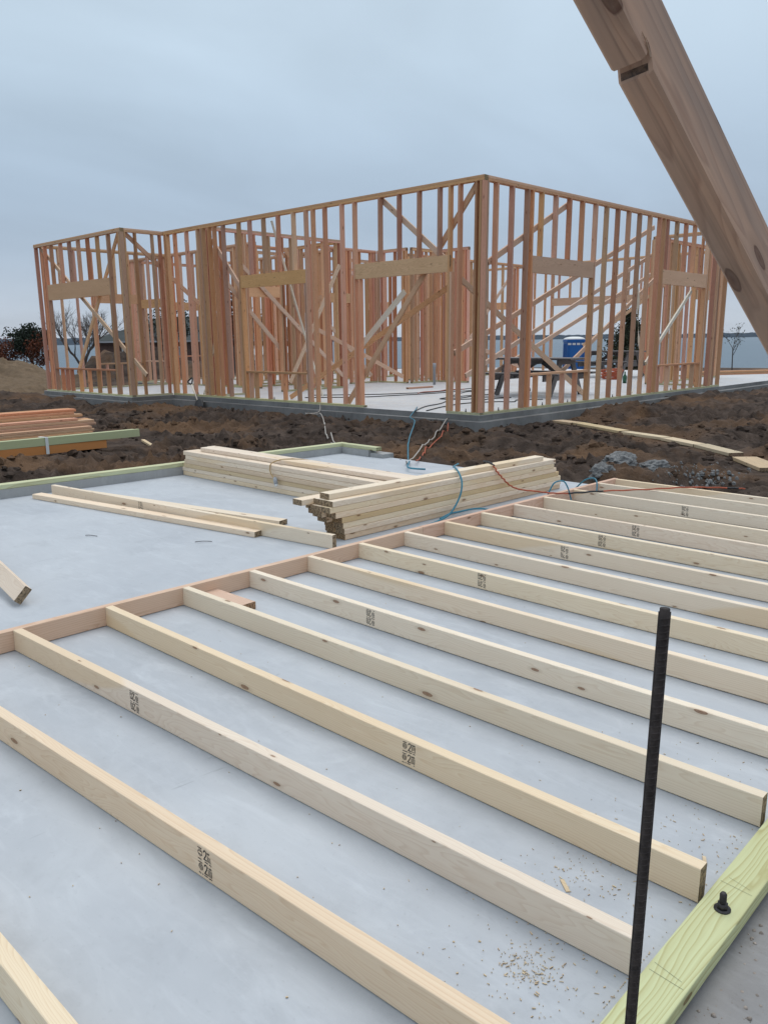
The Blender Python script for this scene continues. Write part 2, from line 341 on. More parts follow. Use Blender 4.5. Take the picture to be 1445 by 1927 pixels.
def board_geo(Lx, w, t, ch=0.003):
    """board along local X, width along local Z, thickness along local Y, eased long edges"""
    hw, ht = w/2, t/2; c = min(ch, ht*0.45)
    sec = []
    for sy, sz, a0 in ((1, 1, 0), (-1, 1, 90), (-1, -1, 180), (1, -1, 270)):
        for da in (0, 45, 90):
            a = R(a0+da); sec.append((sy*(ht-c) + c*math.cos(a), sz*(hw-c) + c*math.sin(a)))
    n = len(sec); vs = []; hl = Lx/2; e = min(0.0012, hl*0.1)
    for x, q in ((-hl, 1), (hl, 1)):
        for y, z in sec: vs.append((x, y, z))
    fs = [(i, (i+1) % n, n+(i+1) % n, n+i) for i in range(n)]
    fs.append(tuple(reversed(range(n)))); fs.append(tuple(range(n, 2*n)))
    return vs, fs
BC = {}
def board_mesh(name, Lx, w, t, ch, matk):
    k = (round(Lx, 3), round(w, 4), round(t, 4), ch, matk, name)
    if k not in BC:
        me = bpy.data.meshes.new(name); vs, fs = board_geo(Lx, w, t, ch); me.from_pydata(vs, [], fs); me.update(); me.materials.append(M[matk]); BC[k] = me
    return BC[k]
def board_mat(p0, p1, upv):
    p0 = Vector(p0); p1 = Vector(p1); d = p1-p0; Lx = d.length; x = d/Lx; u = Vector(upv); z = (u - x*u.dot(x)).normalized(); y = z.cross(x)
    c = (p0+p1)/2
    return Lx, Matrix(((x.x, y.x, z.x, c.x), (x.y, y.y, z.y, c.y), (x.z, y.z, z.z, c.z), (0, 0, 0, 1)))
def board(name, p0, p1, w, t, upv, matk, parent=None, ch=0.003):
    """width w runs along upv, thickness t across"""
    Lx, m = board_mat(p0, p1, upv)
    return link(name, board_mesh(name, Lx, w, t, ch, matk), None, parent, m)
def smooth_path(pts, n=6):
    P = [Vector(p) for p in pts]; out = []
    for i in range(len(P)-1):
        a = P[max(i-1, 0)]; b = P[i]; c = P[i+1]; d = P[min(i+2, len(P)-1)]
        for k in range(n):
            t = k/n; out.append(0.5*((2*b) + (c-a)*t + (2*a-5*b+4*c-d)*t*t + (3*b-a-3*c+d)*t**3))
    out.append(P[-1]); return out

# ------------------------------------------------------------------ ground, slabs, lake
def smooth01(x): x = max(0.0, min(1.0, x)); return x*x*(3-2*x)
def bump2(x, y, cx, cy, r, h):
    d2 = ((x-cx)**2 + (y-cy)**2)/(r*r); return h*math.exp(-d2)
PATH = [(-3.9, 10.55), (-3.27, 10.29), (-2.12, 9.63), (-0.71, 8.84), (0.0, 8.2), (0.75, 7.25)]
def th(x, y):
    p = Vector((x, y, 0))
    q = MHI @ Vector((x, y, 0)); u, v = q.x, q.y
    h = -0.14
    near = max(0.0, 1 - max(0, math.hypot(x+5, y-6)-16)/14)
    h += near*(0.085*noise.fractal(p*0.75+Vector((3, 1, 0)), 1.0, 2.0, 4) )
    rg = 1-abs(noise.noise(p*2.6+Vector((9, 4, 2)))); rg2 = 1-abs(noise.noise(p*6.5+Vector((1, 7, 3))))
    rg0 = 1-abs(noise.noise(p*1.15+Vector((2, 8, 5)))); h += near*0.13*(rg0*rg0-0.6)
    amp = near*(0.55+0.9*smooth01(0.5+noise.noise(p*0.5+Vector((5, 5, 5)))))
    h += amp*(0.11*(rg*rg-0.58) + 0.075*(rg2*rg2-0.5) + 0.05*noise.fractal(p*12, 0.8, 2.0, 3))
    # heaps against the house slab
    h += bump2(x, y, *U(-0.55, 0.55).xy, 0.42, 0.10)
    h += bump2(x, y, *U(3.3, -0.75).xy, 0.75, 0.16) + bump2(x, y, *U(6.5, -1.6).xy, 1.5, 0.16) + bump2(x, y, *U(10, -2.6).xy, 1.8, 0.12)
    h += bump2(x, y, *U(-0.9, 5.6).xy, 0.9, 0.07) + bump2(x, y, *U(-0.9, 3.0).xy, 1.0, 0.05)
    h += bump2(x, y, *U(-2.4, 12.6).xy, 1.5, 0.20) + bump2(x, y, *U(-1.7, 8.2).xy, 0.8, 0.05)
    h -= bump2(x, y, -6.9, 3.5, 1.1, 0.05)
    # spoil ridge on the left
    dl = Vector((x+26.3, y-12.8)); al_ = dl.x*0.421 + dl.y*0.907; ac_ = dl.x*-0.907 + dl.y*0.421 - 2.0
    wgt = math.exp(-(ac_/3.4)**2)*smooth01((0.4-al_)/1.8)*smooth01((al_+40)/10)
    if wgt > 0.01: h += wgt*(0.58 + 0.18*noise.fractal(p*0.45, 1, 2, 3) + 0.02*al_*0.5) + 0.42*wgt*(0.5-abs(noise.noise(Vector((al_*1.1+ac_*0.6, ac_*0.35-al_*0.2, 2)))) + 0.3*noise.noise(p*2.0)) + 0.12*wgt*noise.fractal(p*3.1, 0.8, 2.0, 3)
    # dark spoil heap behind the house
    for hx, hy, hr, hh in ((-24.6, 14.6, 1.15, 0.95), (-23.8, 15.6, 1.0, 0.75), (-25.5, 13.9, 0.7, 0.55), (-22.6, 16.6, 0.9, 0.6)):
        bq = bump2(x, y, hx, hy, hr, hh)
        if bq > 0.01: h += bq*(1+0.35*noise.noise(p*1.6)+0.25*noise.noise(p*3.7))
    # fall towards the water
    r = math.hypot(x+8, y-10)
    h -= 1.0*smooth01((r-18)/30) + 1.35*smooth01((r-52)/28)
    # ground trodden flat under the lumber at the left
    fl = smooth01((x+9.9)/0.7)*smooth01((-6.25-x)/0.4)*smooth01((5.3-y)/0.6)
    h = h*(1-fl) + min(h, -0.125)*fl
    # path trodden flat under the planks on the right
    if -4.5 < x < 1.5 and 6.5 < y < 11.3:
        best = 9
        for (ax0, ay0), (bx0, by0) in zip(PATH, PATH[1:]):
            ex, ey = bx0-ax0, by0-ay0; t_ = max(0, min(1, ((x-ax0)*ex+(y-ay0)*ey)/(ex*ex+ey*ey))); best = min(best, math.hypot(x-ax0-ex*t_, y-ay0-ey*t_))
        k_ = smooth01((0.55-best)/0.40); h = h*(1-k_) + (-0.115 + 0.012*noise.noise(p*5))*k_
    if 2.6 < x < 4.5 and y < 4.6: h = min(h, -0.14)
    # beneath the slabs
    if -3.44 < x < 2.78 and y < 5.22: h = -0.45
    if u > (-1.0 if v > 8.45 else 0.02) and v > 0.02 and u < 17 and v < 14.9: h = -0.45
    return h
def axis(a, b, fine, far0, far1, grow=1.16, fz0=99, fz1=-99):
    out = [a]
    while out[-1] < b: out.append(out[-1]+fine)
    s = fine; x = a; left = []
    while x > far0: s = min(s*grow, 0.24) if x > fz0 else s*grow; x -= min(s, 6); left.append(x)
    s = fine; x = out[-1]; rightl = []
    while x < far1: s = min(s*grow, 0.24) if x < fz1 else s*grow; x += min(s, 6); rightl.append(x)
    return list(reversed(left)) + out + rightl
xs = axis(-13.5, 3.6, 0.05, -150, 70, 1.10, fz0=-34); ys = axis(1.2, 12.4, 0.05, -60, 150, 1.10, fz1=20)
gv = [(x, y, th(x, y)) for y in ys for x in xs]
nx = len(xs); gf = [(j*nx+i, j*nx+i+1, (j+1)*nx+i+1, (j+1)*nx+i) for j in range(len(ys)-1) for i in range(nx-1)]
me = bpy.data.meshes.new('ground'); me.from_pydata(gv, [], gf); me.update(); me.shade_smooth()
tag(link('ground', me, M['dirt']), kind='structure')

# lake
g = G('lake_water'); tcn = g.new('ShaderNodeTexCoord')
g.color((0.050, 0.090, 0.125)); g.rough(0.32, 0.28)
wn = g.noise(g.mapping(tcn.outputs['Object'], (0.5, 1.2, 1), rot=(0, 0, 0.7)), 1.6, 5, 0.65)
g.bump(wn, 0.6, 0.25)
mb = MB(); mb.add([(-5000, -5000, -1.78), (5000, -5000, -1.78), (5000, 5000, -1.78), (-5000, 5000, -1.78)], [(0, 1, 2, 3)])
tag(mb.build('lake', g.m), kind='structure')
# wooded far shore
g = G('far_woods'); tcn = g.new('ShaderNodeTexCoord'); n_ = g.noise(tcn.outputs['Object'], 0.05, 6, 0.7)
g.color(g.mix(n_, (0.012, 0.024, 0.040), (0.030, 0.048, 0.070))); g.rough(0.95, 0.05)
mb = MB(); k = 0; seg = 3600
for i in range(seg):
    a = 2*math.pi*i/seg
    hgt = 5.5 + 1.8*noise.fractal(Vector((math.cos(a)*9, math.sin(a)*9, 1)), 1.0, 2.0, 5) + 1.1*noise.fractal(Vector((math.cos(a)*160, math.sin(a)*160, 4)), 1.0, 2.0, 4) + 5.0*smooth01((math.sin(a-2.31)-0.12)*4)
    for rr_, zz in ((1480, -2.5), (1500, hgt*0.7), (1530, hgt), (1640, -3)):
        mb.v.append(Vector((math.cos(a)*rr_, math.sin(a)*rr_, zz)))
for i in range(seg):
    j = (i+1) % seg
    for q in range(3): mb.f.append((i*4+q, j*4+q, j*4+q+1, i*4+q+1))
tag(mb.build('hills', g.m), kind='structure')

# near slab with curb round its far left corner
SX0, SX1, SY1 = -3.50, 2.806, 5.30
mb = MB(); mb.box((SX0+0.13, -6, -0.5), (SX1, SY1, 0.0))
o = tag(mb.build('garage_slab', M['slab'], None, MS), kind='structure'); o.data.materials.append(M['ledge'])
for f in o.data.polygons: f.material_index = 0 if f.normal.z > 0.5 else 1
mb = MB(); mb.box((SX0, -6, -0.48), (-3.372, SY1-0.004, 0.075)); mb.box((-3.369, SY1-0.14, -0.3), (-2.95, SY1-0.007, 0.072)); mb.box((-2.948, SY1-0.12, -0.3), (-2.74, SY1+0.05, 0.045))
tag(mb.build('slab_curb', M['curb'], None, MS), kind='structure')
mb = MB()
nxl, nyl = 40, 120
for j in range(nyl+1):
    for i in range(nxl+1):
        x = SX1+0.003 + 1.6*i/nxl; y = -5 + 9.5*j/nyl
        mb.v.append(Vector((x, y, -0.013 + 0.007*noise.fractal(Vector((x*6, y*6, 0)), 1, 2, 5) - (0.05 if i > 24 else 0)*(i-24)/16)))
for j in range(nyl):
    for i in range(nxl): mb.f.append((j*(nxl+1)+i, j*(nxl+1)+i+1, (j+1)*(nxl+1)+i+1, (j+1)*(nxl+1)+i))
tag(mb.build('footing_ledge', M['ledge'], None, MS, smooth=True), kind='structure')

# house slab with its brick ledge
def poly_slab(pts, z0, z1):
    m = MB(); n = len(pts)
    m.add([(x, y, z0) for x, y in pts] + [(x, y, z1) for x, y in pts], [tuple(range(n-1, -1, -1)), tuple(range(n, 2*n))] + [(i, (i+1) % n, n+(i+1) % n, n+i) for i in range(n)])
    return m
poly_slab([(-0.02, -0.02), (17, -0.02), (17, 14.8), (2.5, 14.8), (2.5, 12.72), (-1.06, 12.72), (-1.06, 8.47), (-0.02, 8.47)], -0.6, 0.0).build('house_slab', M['house_slab'], None, MH)['kind'] = 'structure'
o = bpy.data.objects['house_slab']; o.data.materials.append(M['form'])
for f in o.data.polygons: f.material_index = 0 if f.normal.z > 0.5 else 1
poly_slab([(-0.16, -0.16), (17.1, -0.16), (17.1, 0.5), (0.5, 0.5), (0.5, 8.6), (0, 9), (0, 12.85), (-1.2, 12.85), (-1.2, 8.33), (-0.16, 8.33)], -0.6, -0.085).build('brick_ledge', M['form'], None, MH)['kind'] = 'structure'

# ------------------------------------------------------------------ stamps
def stamp_bits(rows, flip=False, z0=0.006, hmax=0.089):
    """ink marks in the x-z plane (x along the board); rows of logo, figure 2, box and small lettering"""
    m = MB(); rnd = random.Random(3)
    def quad(pts):
        k = len(m.v); m.v += [Vector((x, 0, z)) for x, z in pts]; m.f.append(tuple(range(k, k+len(pts))))
    def stroke(p, w):
        for (x0, z0_), (x1, z1_) in zip(p, p[1:]):
            dx, dz = x1-x0, z1_-z0_; l = math.hypot(dx, dz) or 1; ex, ez = dx/l*w*0.4, dz/l*w*0.4; nx_, nz_ = -dz/l*w/2, dx/l*w/2
            quad([(x0-ex+nx_, z0_-ez+nz_), (x0-ex-nx_, z0_-ez-nz_), (x1+ex-nx_, z1_+ez-nz_), (x1+ex+nx_, z1_+ez+nz_)])
    H = 0.038
    for r in range(rows):
        zb = hmax - 0.006 - 0.030 - r*H
        # figure 2
        arc = [(0.0, 0.0215), (0.0015, 0.025), (0.0055, 0.027), (0.0095, 0.025), (0.011, 0.021), (0.0095, 0.016), (0.0055, 0.010), (0.0005, 0.003), (0.0115, 0.003)]
        stroke([(x-0.004, z+zb) for x, z in arc], 0.0032)
        # round mark
        ring = [(-0.019+0.0085*math.cos(a*math.pi/6), zb+0.014+0.0085*math.sin(a*math.pi/6)) for a in range(13)]
        stroke(ring, 0.0016)
        for q in (-0.004, 0, 0.004): stroke([(-0.0255, zb+0.014+q), (-0.0125, zb+0.014+q)], 0.0018)
        # box mark
        stroke([(0.0115, zb+0.003), (0.0255, zb+0.003), (0.0255, zb+0.018), (0.0115, zb+0.018), (0.0115, zb+0.003)], 0.0015)
        for q in (0.006, 0.010, 0.014): stroke([(0.0135, zb+q), (0.0235, zb+q)], 0.0016)
        for q in range(6): stroke([(0.0105+q*0.0026, zb+0.0255), (0.0115+q*0.0026, zb+0.022)], 0.0018)
        for q in range(12):
            if rnd.random() < 0.85: stroke([(-0.027+q*0.0045, zb-0.003), (-0.0245+q*0.0045, zb-0.0035 + rnd.uniform(-.001, .001))], 0.0026)
        for q in range(4): stroke([(-0.027+q*0.004, zb+0.0265), (-0.0245+q*0.004, zb+0.0262)], 0.0024)
    # keep inside the board's face
    keep = []
    for f in m.f:
        zs_ = [m.v[i].z for i in f]
        if min(zs_) > 0.004 and max(zs_) < hmax-0.003: keep.append(f)
    m.f = keep
    for v in m.v:
        if flip: v.x, v.z = -v.x, hmax - v.z
        v.z -= hmax/2
    return m
STAMP = {}
rst = random.Random(17)
for k_, (rows_, fl_) in {'a0': (2, False), 'b0': (2, True), 'a1': (2, False), 'b1': (2, True), 'a2': (2, False), 'b2': (2, True)}.items():
    s_ = stamp_bits(rows_, fl_)
    dead = (rst.uniform(-0.03, 0.03), rst.uniform(-0.04, 0.04), rst.uniform(0.005, 0.010))      # a worn spot where the ink missed
    keep = []
    for f in s_.f:
        c_ = sum((s_.v[i] for i in f), Vector())/len(f)
        if math.hypot(c_.x-dead[0], c_.z-dead[1]) < dead[2] and rst.random() < 0.75: continue
        if rst.random() < 0.02: continue
        keep.append(f)
    tilt_ = rst.uniform(-0.05, 0.05); zo = rst.uniform(-0.002, 0.004)
    for v in s_.v: v.x, v.z = (v.x + v.z*tilt_)*0.93, min(0.0425, max(-0.0425, v.z + v.x*tilt_ + zo))
    used = sorted({i for f in keep for i in f}); ix = {i: q for q, i in enumerate(used)}
    me = bpy.data.meshes.new('grade_stamp'); me.from_pydata([tuple(s_.v[i]) for i in used], [], [tuple(ix[i] for i in f) for f in keep]); me.materials.append(M['ink']); STAMP[k_] = me
NST = [0]
def add_stamp(bd, x, key, side=-1):
    """x measured along the board from its middle"""
    m = WM[bd.name] @ Matrix.Translation((x, side*(0.019+0.0007), 0))
    if side > 0: m = m @ Matrix.Rotation(math.pi, 4, 'Z')
    NST[0] += 1
    return link('grade_stamp', STAMP[key + str(NST[0] % 3)], None, bd, m)

# ------------------------------------------------------------------ the wall frame lying on the near slab
SP = 0.4064
wf = thing('wall_frame', 'unfinished wall frame of pale studs nailed to one fir plate, lying on the garage slab', 'wall frame', MS @ Matrix.Translation((0, 0, 0)))
def sb(name, p0, p1, w, t, upv, matk, parent=None, ch=0.003):
    return board(name, S(*p0), S(*p1), w, t, MS.to_3x3() @ Vector(upv), matk, parent, ch)
HB = 0.0445+0.002
sb('plate', (-0.019, -2.2, HB), (-0.019, 2.62, HB), 0.089, 0.038, (0, 0, 1), 'fir_pale', wf)
sb('plate', (-0.019, 2.622, HB+0.001), (-0.019, 5.275, HB+0.001), 0.089, 0.038, (0, 0, 1), 'fir_pale', wf)
front_y = {-2: -0.80, -1: -0.40, 0: 0.0, 1: SP, 2: 2*SP, 3: 3*SP, 4: 4*SP, 5: 5*SP, 6: 6*SP, 7: 7*SP, 8: 8*SP, 9: 9*SP, 10: 10*SP, 11: 4.514, 12: 4.93, 13: 5.227}
stampx = {0: (0.894, 'b'), -1: (1.815, 'a'), 1: (1.823, 'a'), 3: (0.879, 'b'), 5: (0.902, 'b'), 7: (0.911, 'b'), 8: (0.936, 'b'), 9: (0.962, 'b'), 11: (0.931, 'b'), -2: (1.78, 'b')}
for i, y in front_y.items():
    y0, y1 = y+0.019, y+0.019
    x1 = 2.675 + random.uniform(-0.02, 0.02)
    if i == -1: y0, y1 = -0.387, -0.264
    if i == -2: y0, y1 = -0.789, -0.788
    if i == 0: y0, y1, x1 = 0.012, 0.114, 2.698
    if i in (1, 2): x1 = 2.712; y1 += 0.006
    st = sb('stud', (0.001, y0, HB), (x1, y1 + random.uniform(-.003, .003), HB+0.001*random.random()), 0.0885, 0.038, (0, 0, 1), 'pale', wf)
    if i in stampx: add_stamp(st, stampx[i][0]-x1/2, stampx[i][1])

# sill plates bolted to the slab edges
o = sb('sill_plate', (2.7735, -4.0, 0.0205), (2.7735, 0.95, 0.0205), 0.038, 0.089, (0, 0, 1), 'treated')
tag(o, 'yellow green treated sill plate with bolt along the right slab edge, nearest the camera', 'sill plate')
o = sb('sill_plate', (2.772, 0.953, 0.0205), (2.772, 5.2, 0.0205), 0.038, 0.089, (0, 0, 1), 'treated')
tag(o, 'next length of treated sill plate on the right slab edge beyond the bolted one', 'sill plate')
o = sb('sill_plate', (-3.43, -2.5, 0.095), (-3.43, 5.26, 0.095), 0.038, 0.089, (0, 0, 1), 'treated')
tag(o, 'long pale green treated sill plate on the concrete curb at the slab\'s left edge', 'sill plate')
o = sb('sill_plate', (-3.383, 5.225, 0.092), (-2.85, 5.225, 0.092), 0.038, 0.089, (0, 0, 1), 'treated')
tag(o, 'short green sill plate on the curb behind the left lumber stack', 'sill plate')
def bolt(p, name='anchor_bolt', parent=None, h=0.042, r=0.007):
    m = MB(); m.tube([(0, 0, -0.02), (0, 0, h-0.003), (0, 0, h)], [r, r, r*0.75], 12); m.tube([(0, 0, 0.003), (0, 0, 0.015)], r*1.75, 6); m.tube([(0, 0, 0), (0, 0, 0.003)], r*2.6, 18)
    for k in range(7): m.tube([(0, 0, 0.018+k*0.003), (0, 0, 0.0195+k*0.003)], r*1.12, 12)
    return m.build(name, M['steel'], parent, Matrix.Translation(p), True)
tag(bolt(S(2.777, 0.379, 0.0395)), 'dark steel anchor bolt with nut standing up from the green sill plate', 'bolt')

# pencil marks on the sill
for ys_ in (((0.10, 0.0), (0.125, 0.0)), ((0.475, 0.0), (0.50, 0.01))):
    mb = MB()
    mb.add([(2.737, ys_[0][0], 0.0402), (2.81, ys_[0][0]-0.006, 0.0402), (2.81, ys_[0][0]-0.0053, 0.0402), (2.737, ys_[0][0]+0.0007, 0.0402)], [(0, 1, 2, 3)])
    mb.build('pencil_line', M['ink'], bpy.data.objects['sill_plate'], MS)
    mb = MB()
    mb.add([(2.737+ys_[1][1], ys_[1][0], 0.0402), (2.80, ys_[1][0]-0.014, 0.0402), (2.80, ys_[1][0]-0.0134, 0.0402), (2.737+ys_[1][1], ys_[1][0]+0.0006, 0.0402)], [(0, 1, 2, 3)])
    mb.build('pencil_line', M['ink'], bpy.data.objects['sill_plate'], MS)

# rebar stake
mb = MB(); top = Vector((2.937, -0.398, 0.944)); bot = Vector((2.915, -0.405, -0.35))
n_r = 90; pts = [bot.lerp(top, i/n_r) for i in range(n_r+1)]
mb.tube(pts, 0.0060, 12)
for i in range(1, 150):
    c = bot.lerp(top, i/150.5); q = bot.lerp(top, (i+0.28)/150.5)
    mb.tube([c + Vector((0.0006, 0, 0.0)), q], [0.0065, 0.0065], 12)
for a in (0.6, 0.6+math.pi):
    off = Vector((math.cos(a), math.sin(a), 0))*0.0060; mb.tube([bot+off, top+off-Vector((0, 0, 0.004))], 0.0014, 6)
tag(mb.build('rebar_stake', M['rust'], None, None, True), 'dark rusty steel rebar stake standing upright in front of the green sill plate', 'rebar')

# diagonal brace close to the camera, with a saw notch
P0 = Vector((2.89946, -0.50876, 1.56735)); dB = Vector((0.0836, 0.8091, -0.58175)).normalized()
toc = (CAM - (P0+dB*0.25)).normalized(); toc = (toc - dB*toc.dot(dB)).normalized()
side = dB.cross(toc)
if side.dot(rt) > 0: side = -side          # points to image left
al = R(26)
e1 = side*math.cos(al) - toc*math.sin(al)   # 38 mm face
e2 = -side*math.sin(al) - toc*math.cos(al)   # 89 mm face
e2 = (-side)*math.sin(al) - toc*math.cos(al)
def brace_mesh():
    m = MB(); c = 0.004
    secs = []
    def sec(s, cut=0.0, jag=0.0):
        # a along e1 (0..38), b along e2 (0..89); cut removes the underside (low b)
        pts = [(c, cut), (0.038-c, cut), (0.038, cut+c), (0.038, 0.089-c), (0.038-c, 0.089), (c, 0.089), (0, 0.089-c), (0, cut+c)]
        secs.append([(s, a, b + (random.uniform(-jag, jag) if b < 0.04 else 0)) for a, b in pts])
    sec(-1.3)
    for i in range(1, 12): sec(-1.3 + i*(1.3+0.066)/12)
    sec(0.068); sec(0.0688, 0.010, 0.0006); sec(0.071, 0.0125, 0.0010); sec(0.0745, 0.0120, 0.0010); sec(0.079, 0.0085, 0.0009); sec(0.0835, 0.0020, 0.0005); sec(0.0855)
    for i in range(1, 26): sec(0.0855 + i*(2.56-0.0855)/25)
    for s_ in secs: m.v += [Vector(q) for q in s_]
    for i in range(len(secs)-1):
        for j in range(8): m.f.append((i*8+j, i*8+(j+1) % 8, (i+1)*8+(j+1) % 8, (i+1)*8+j))
    m.f.append(tuple(reversed(range(8)))); m.f.append(tuple((len(secs)-1)*8+j for j in range(8)))
    for k, (s0, a0, dl) in enumerate([(0.062, 0.001, 0.012), (0.066, 0.003, 0.008), (0.067, 0.0, 0.016)]):   # splinters
        m.tube([(s0+0.008, -0.0005, 0.010+a0), (s0-dl*0.4, -0.0018, 0.013+a0), (s0-dl, -0.0008, 0.0155+a0)], [0.0009, 0.0007, 0.0002], 4)
    return m
Bm = Matrix(((dB.x, e1.x, e2.x, P0.x), (dB.y, e1.y, e2.y, P0.y), (dB.z, e1.z, e2.z, P0.z), (0, 0, 0, 1)))
mb = brace_mesh(); me = bpy.data.meshes.new('leaning_brace'); me.from_pydata([tuple(v) for v in mb.v], [], mb.f); me.update(); me.materials.append(M['brace'])
bmm = bmesh.new(); bmm.from_mesh(me); bmesh.ops.recalc_face_normals(bmm, faces=bmm.faces); bmm.to_mesh(me); bmm.free()
tag(link('leaning_brace', me, None, None, Bm), 'weathered grey brown timber brace with a saw notch slanting across the upper right', 'brace')

# ------------------------------------------------------------------ loose boards and stacks on the near slab
def tl(o, label, cat='board', group=None): return tag(o, label, cat, group)
tl(sb('loose_board', (-3.22, 1.545, 0.020), (-0.86, 1.965, 0.020), 0.038, 0.089, (0, 0, 1), 'pale'), 'pale board lying flat on the slab, front one of the loose boards')
o = sb('loose_board', (-3.23, 1.690, 0.046), (-0.265, 2.085, 0.046), 0.089, 0.038, (0, 0, 1), 'pale'); add_stamp(o, -0.35, 'a')
tl(o, 'longest pale loose board, standing on edge on the slab beside the flat ones')
tl(sb('loose_board', (-3.05, 1.86, 0.020), (-1.0, 2.29, 0.020), 0.038, 0.089, (0, 0, 1), 'pale'), 'pale board lying flat on the slab just behind the one on edge')
tl(sb('loose_board', (-2.0, 1.98, 0.0205), (-0.78, 2.17, 0.0205), 0.038, 0.060, (0, 0, 1), 'pale'), 'mostly hidden pale board end peeping out behind the board on edge')
tl(sb('offcut', (0.002, 0.975, 0.0205), (0.30, 0.98, 0.0205), 0.038, 0.086, (0, 0, 1), 'fir_pale'), 'short pinkish offcut block on the slab inside the wall frame', 'offcut')
tl(sb('leaning_board', (-0.56, 0.275, 0.053), (-3.46, 0.70, 0.168), 0.089, 0.038, (0, 0.66, 0.75), 'pale'), 'tilted pale board at the left picture edge with its cut end on the slab')
# fallen nails / clips
mb = MB()
for (x, y, a, l) in ((-1.66, 1.19, 0.5, 0.09), (-0.99, 1.61, 0.9, 0.11)):
    pts = [(x+math.cos(a+0.25*(t-0.5))*l*(t-0.5), y+math.sin(a+0.6*(t-0.5))*l*(t-0.5), 0.004+0.006*math.sin(t*3.14)) for t in [i/6 for i in range(7)]]
    m2 = MB(); m2.tube(pts, 0.0022, 6); tag(m2.build('wire_scrap', M['steel'], None, MS), 'thin dark bent wire scrap on the bare slab ' + ('further from the loose boards' if a < 0.7 else 'nearer the loose boards'), 'wire')

def ordinal(i): return ('bottom', 'second', 'third', 'fourth', 'fifth', 'sixth', 'seventh', 'eighth')[i]
ST = 'pale studs stacked beside the wall frame'
off = {0: (2.282, 2.288, 2.45), 1: (2.273, 2.274, 2.40), 2: (2.267, 2.265, 2.36), 3: (2.254, 2.204, 2.31), 4: (2.198, 2.162, 2.208), 5: (2.151, 2.149, 2.183), 6: (2.174, 2.173, 2.071)}
wordc = ('facing the wall frame', 'in the middle column', 'on the far side')
for r_ in range(7):
    for c_ in range(3):
        y = off[r_][c_]; x = -0.415 - c_*0.0905 + random.uniform(-0.004, 0.004)
        z = 0.0205 + r_*0.0388
        o = sb('stacked_stud', (x, y, z), (x + random.uniform(-0.012, 0.012), y+2.64+random.uniform(0, .03), z), 0.038, 0.089, (0, 0, 1), 'pale_tan' if (r_, c_) in ((3, 0), (1, 1), (2, 1), (0, 0)) else 'pale', None, 0.0045)
        extra = {(6, 2): 'pale stud sticking out furthest left from the right stack'}.get((r_, c_), 'pale stud in the right stack, %s layer, %s' % (ordinal(r_), wordc[c_]))
        tl(o, extra, 'stud', ST)
o = sb('stacked_stud', (-0.475, 2.199, 0.0205+7*0.0388), (-0.43, 4.66, 0.0205+7*0.0388), 0.038, 0.089, (0, 0, 1), 'pale')
tl(o, 'single pale stud lying on top of the right stack', 'stud', ST)
ST1 = 'pale studs stacked by the left curb'
wordd = ('on the front face', 'in the middle column', 'on the back side')
offx = {0: -3.355, 1: -3.365, 2: -3.352, 3: -3.33, 4: -3.31, 5: -3.36, 6: -3.22}
for r_ in range(7):
    for c_ in range(3):
        if r_ == 6 and c_ == 0: continue
        x = offx[r_] + random.uniform(-0.012, 0.012) + (0.03*c_ if r_ < 5 else 0.02); y = 3.075 + c_*0.0905 + random.uniform(-0.004, 0.004); z = 0.0205 + r_*0.0388
        o = sb('stacked_stud', (x, y, z), (x+2.62, y+0.02+random.uniform(-.012, .012), z), 0.038, 0.089, (0, 0, 1), 'pale_tan' if (r_, c_) in ((2, 0), (3, 0), (4, 2)) else 'pale', None, 0.0045)
        tl(o, 'pale stud in the left stack, %s layer, %s' % (ordinal(r_), wordd[c_]), 'stud', ST1)

# cords on the stacks
def cord(name, pts, r, mat, label, cat='cord', frame=None, n=8, parent=None):
    P = smooth_path(pts, n); m = MB(); m.tube(P, r, 8); o = m.build(name, mat, parent, frame, True)
    if label: tag(o, label, cat)
    return o
HX = -0.366
cord('air_hose', [(-0.75, 3.95, 0.285), (-0.62, 3.72, 0.30), (-0.50, 3.58, 0.325), (-0.40, 3.50, 0.31), (-0.335, 3.46, 0.25), (-0.31, 3.42, 0.17), (-0.30, 3.35, 0.09), (-0.29, 3.25, 0.03), (-0.27, 3.10, 0.012), (-0.24, 2.9, 0.008), (-0.19, 2.78, 0.008)], 0.007, M['blue_hose'], 'teal air hose looping down the front of the right lumber stack', 'hose', MS)
cord('air_hose', [(-0.285, 3.15, 0.02), (-0.30, 3.28, 0.035), (-0.31, 3.42, 0.03), (-0.28, 3.55, 0.035), (-0.22, 3.62, 0.03), (-0.16, 3.66, 0.008)], 0.007, M['blue_hose'], 'second strand of teal hose on the slab between stack and plate', 'hose', MS)
cord('air_hose', [(-0.10, 4.25, 0.01), (-0.08, 4.28, 0.10), (-0.06, 4.32, 0.165), (-0.02, 4.38, 0.175), (0.01, 4.40, 0.13), (0.03, 4.42, 0.05), (0.04, 4.42, 0.01)], 0.006, M['blue_hose'], 'small teal hose loop standing over the fir plate by the stack end', 'hose', MS)
cord('air_hose', [(-0.14, 4.80, 0.05), (-0.05, 4.78, 0.13), (0.03, 4.76, 0.16), (0.09, 4.72, 0.15), (0.13, 4.66, 0.09), (0.14, 4.60, 0.01)], 0.006, M['blue_hose'], 'teal hose bight hanging over the plate near the far corner', 'hose', MS)
wav = []
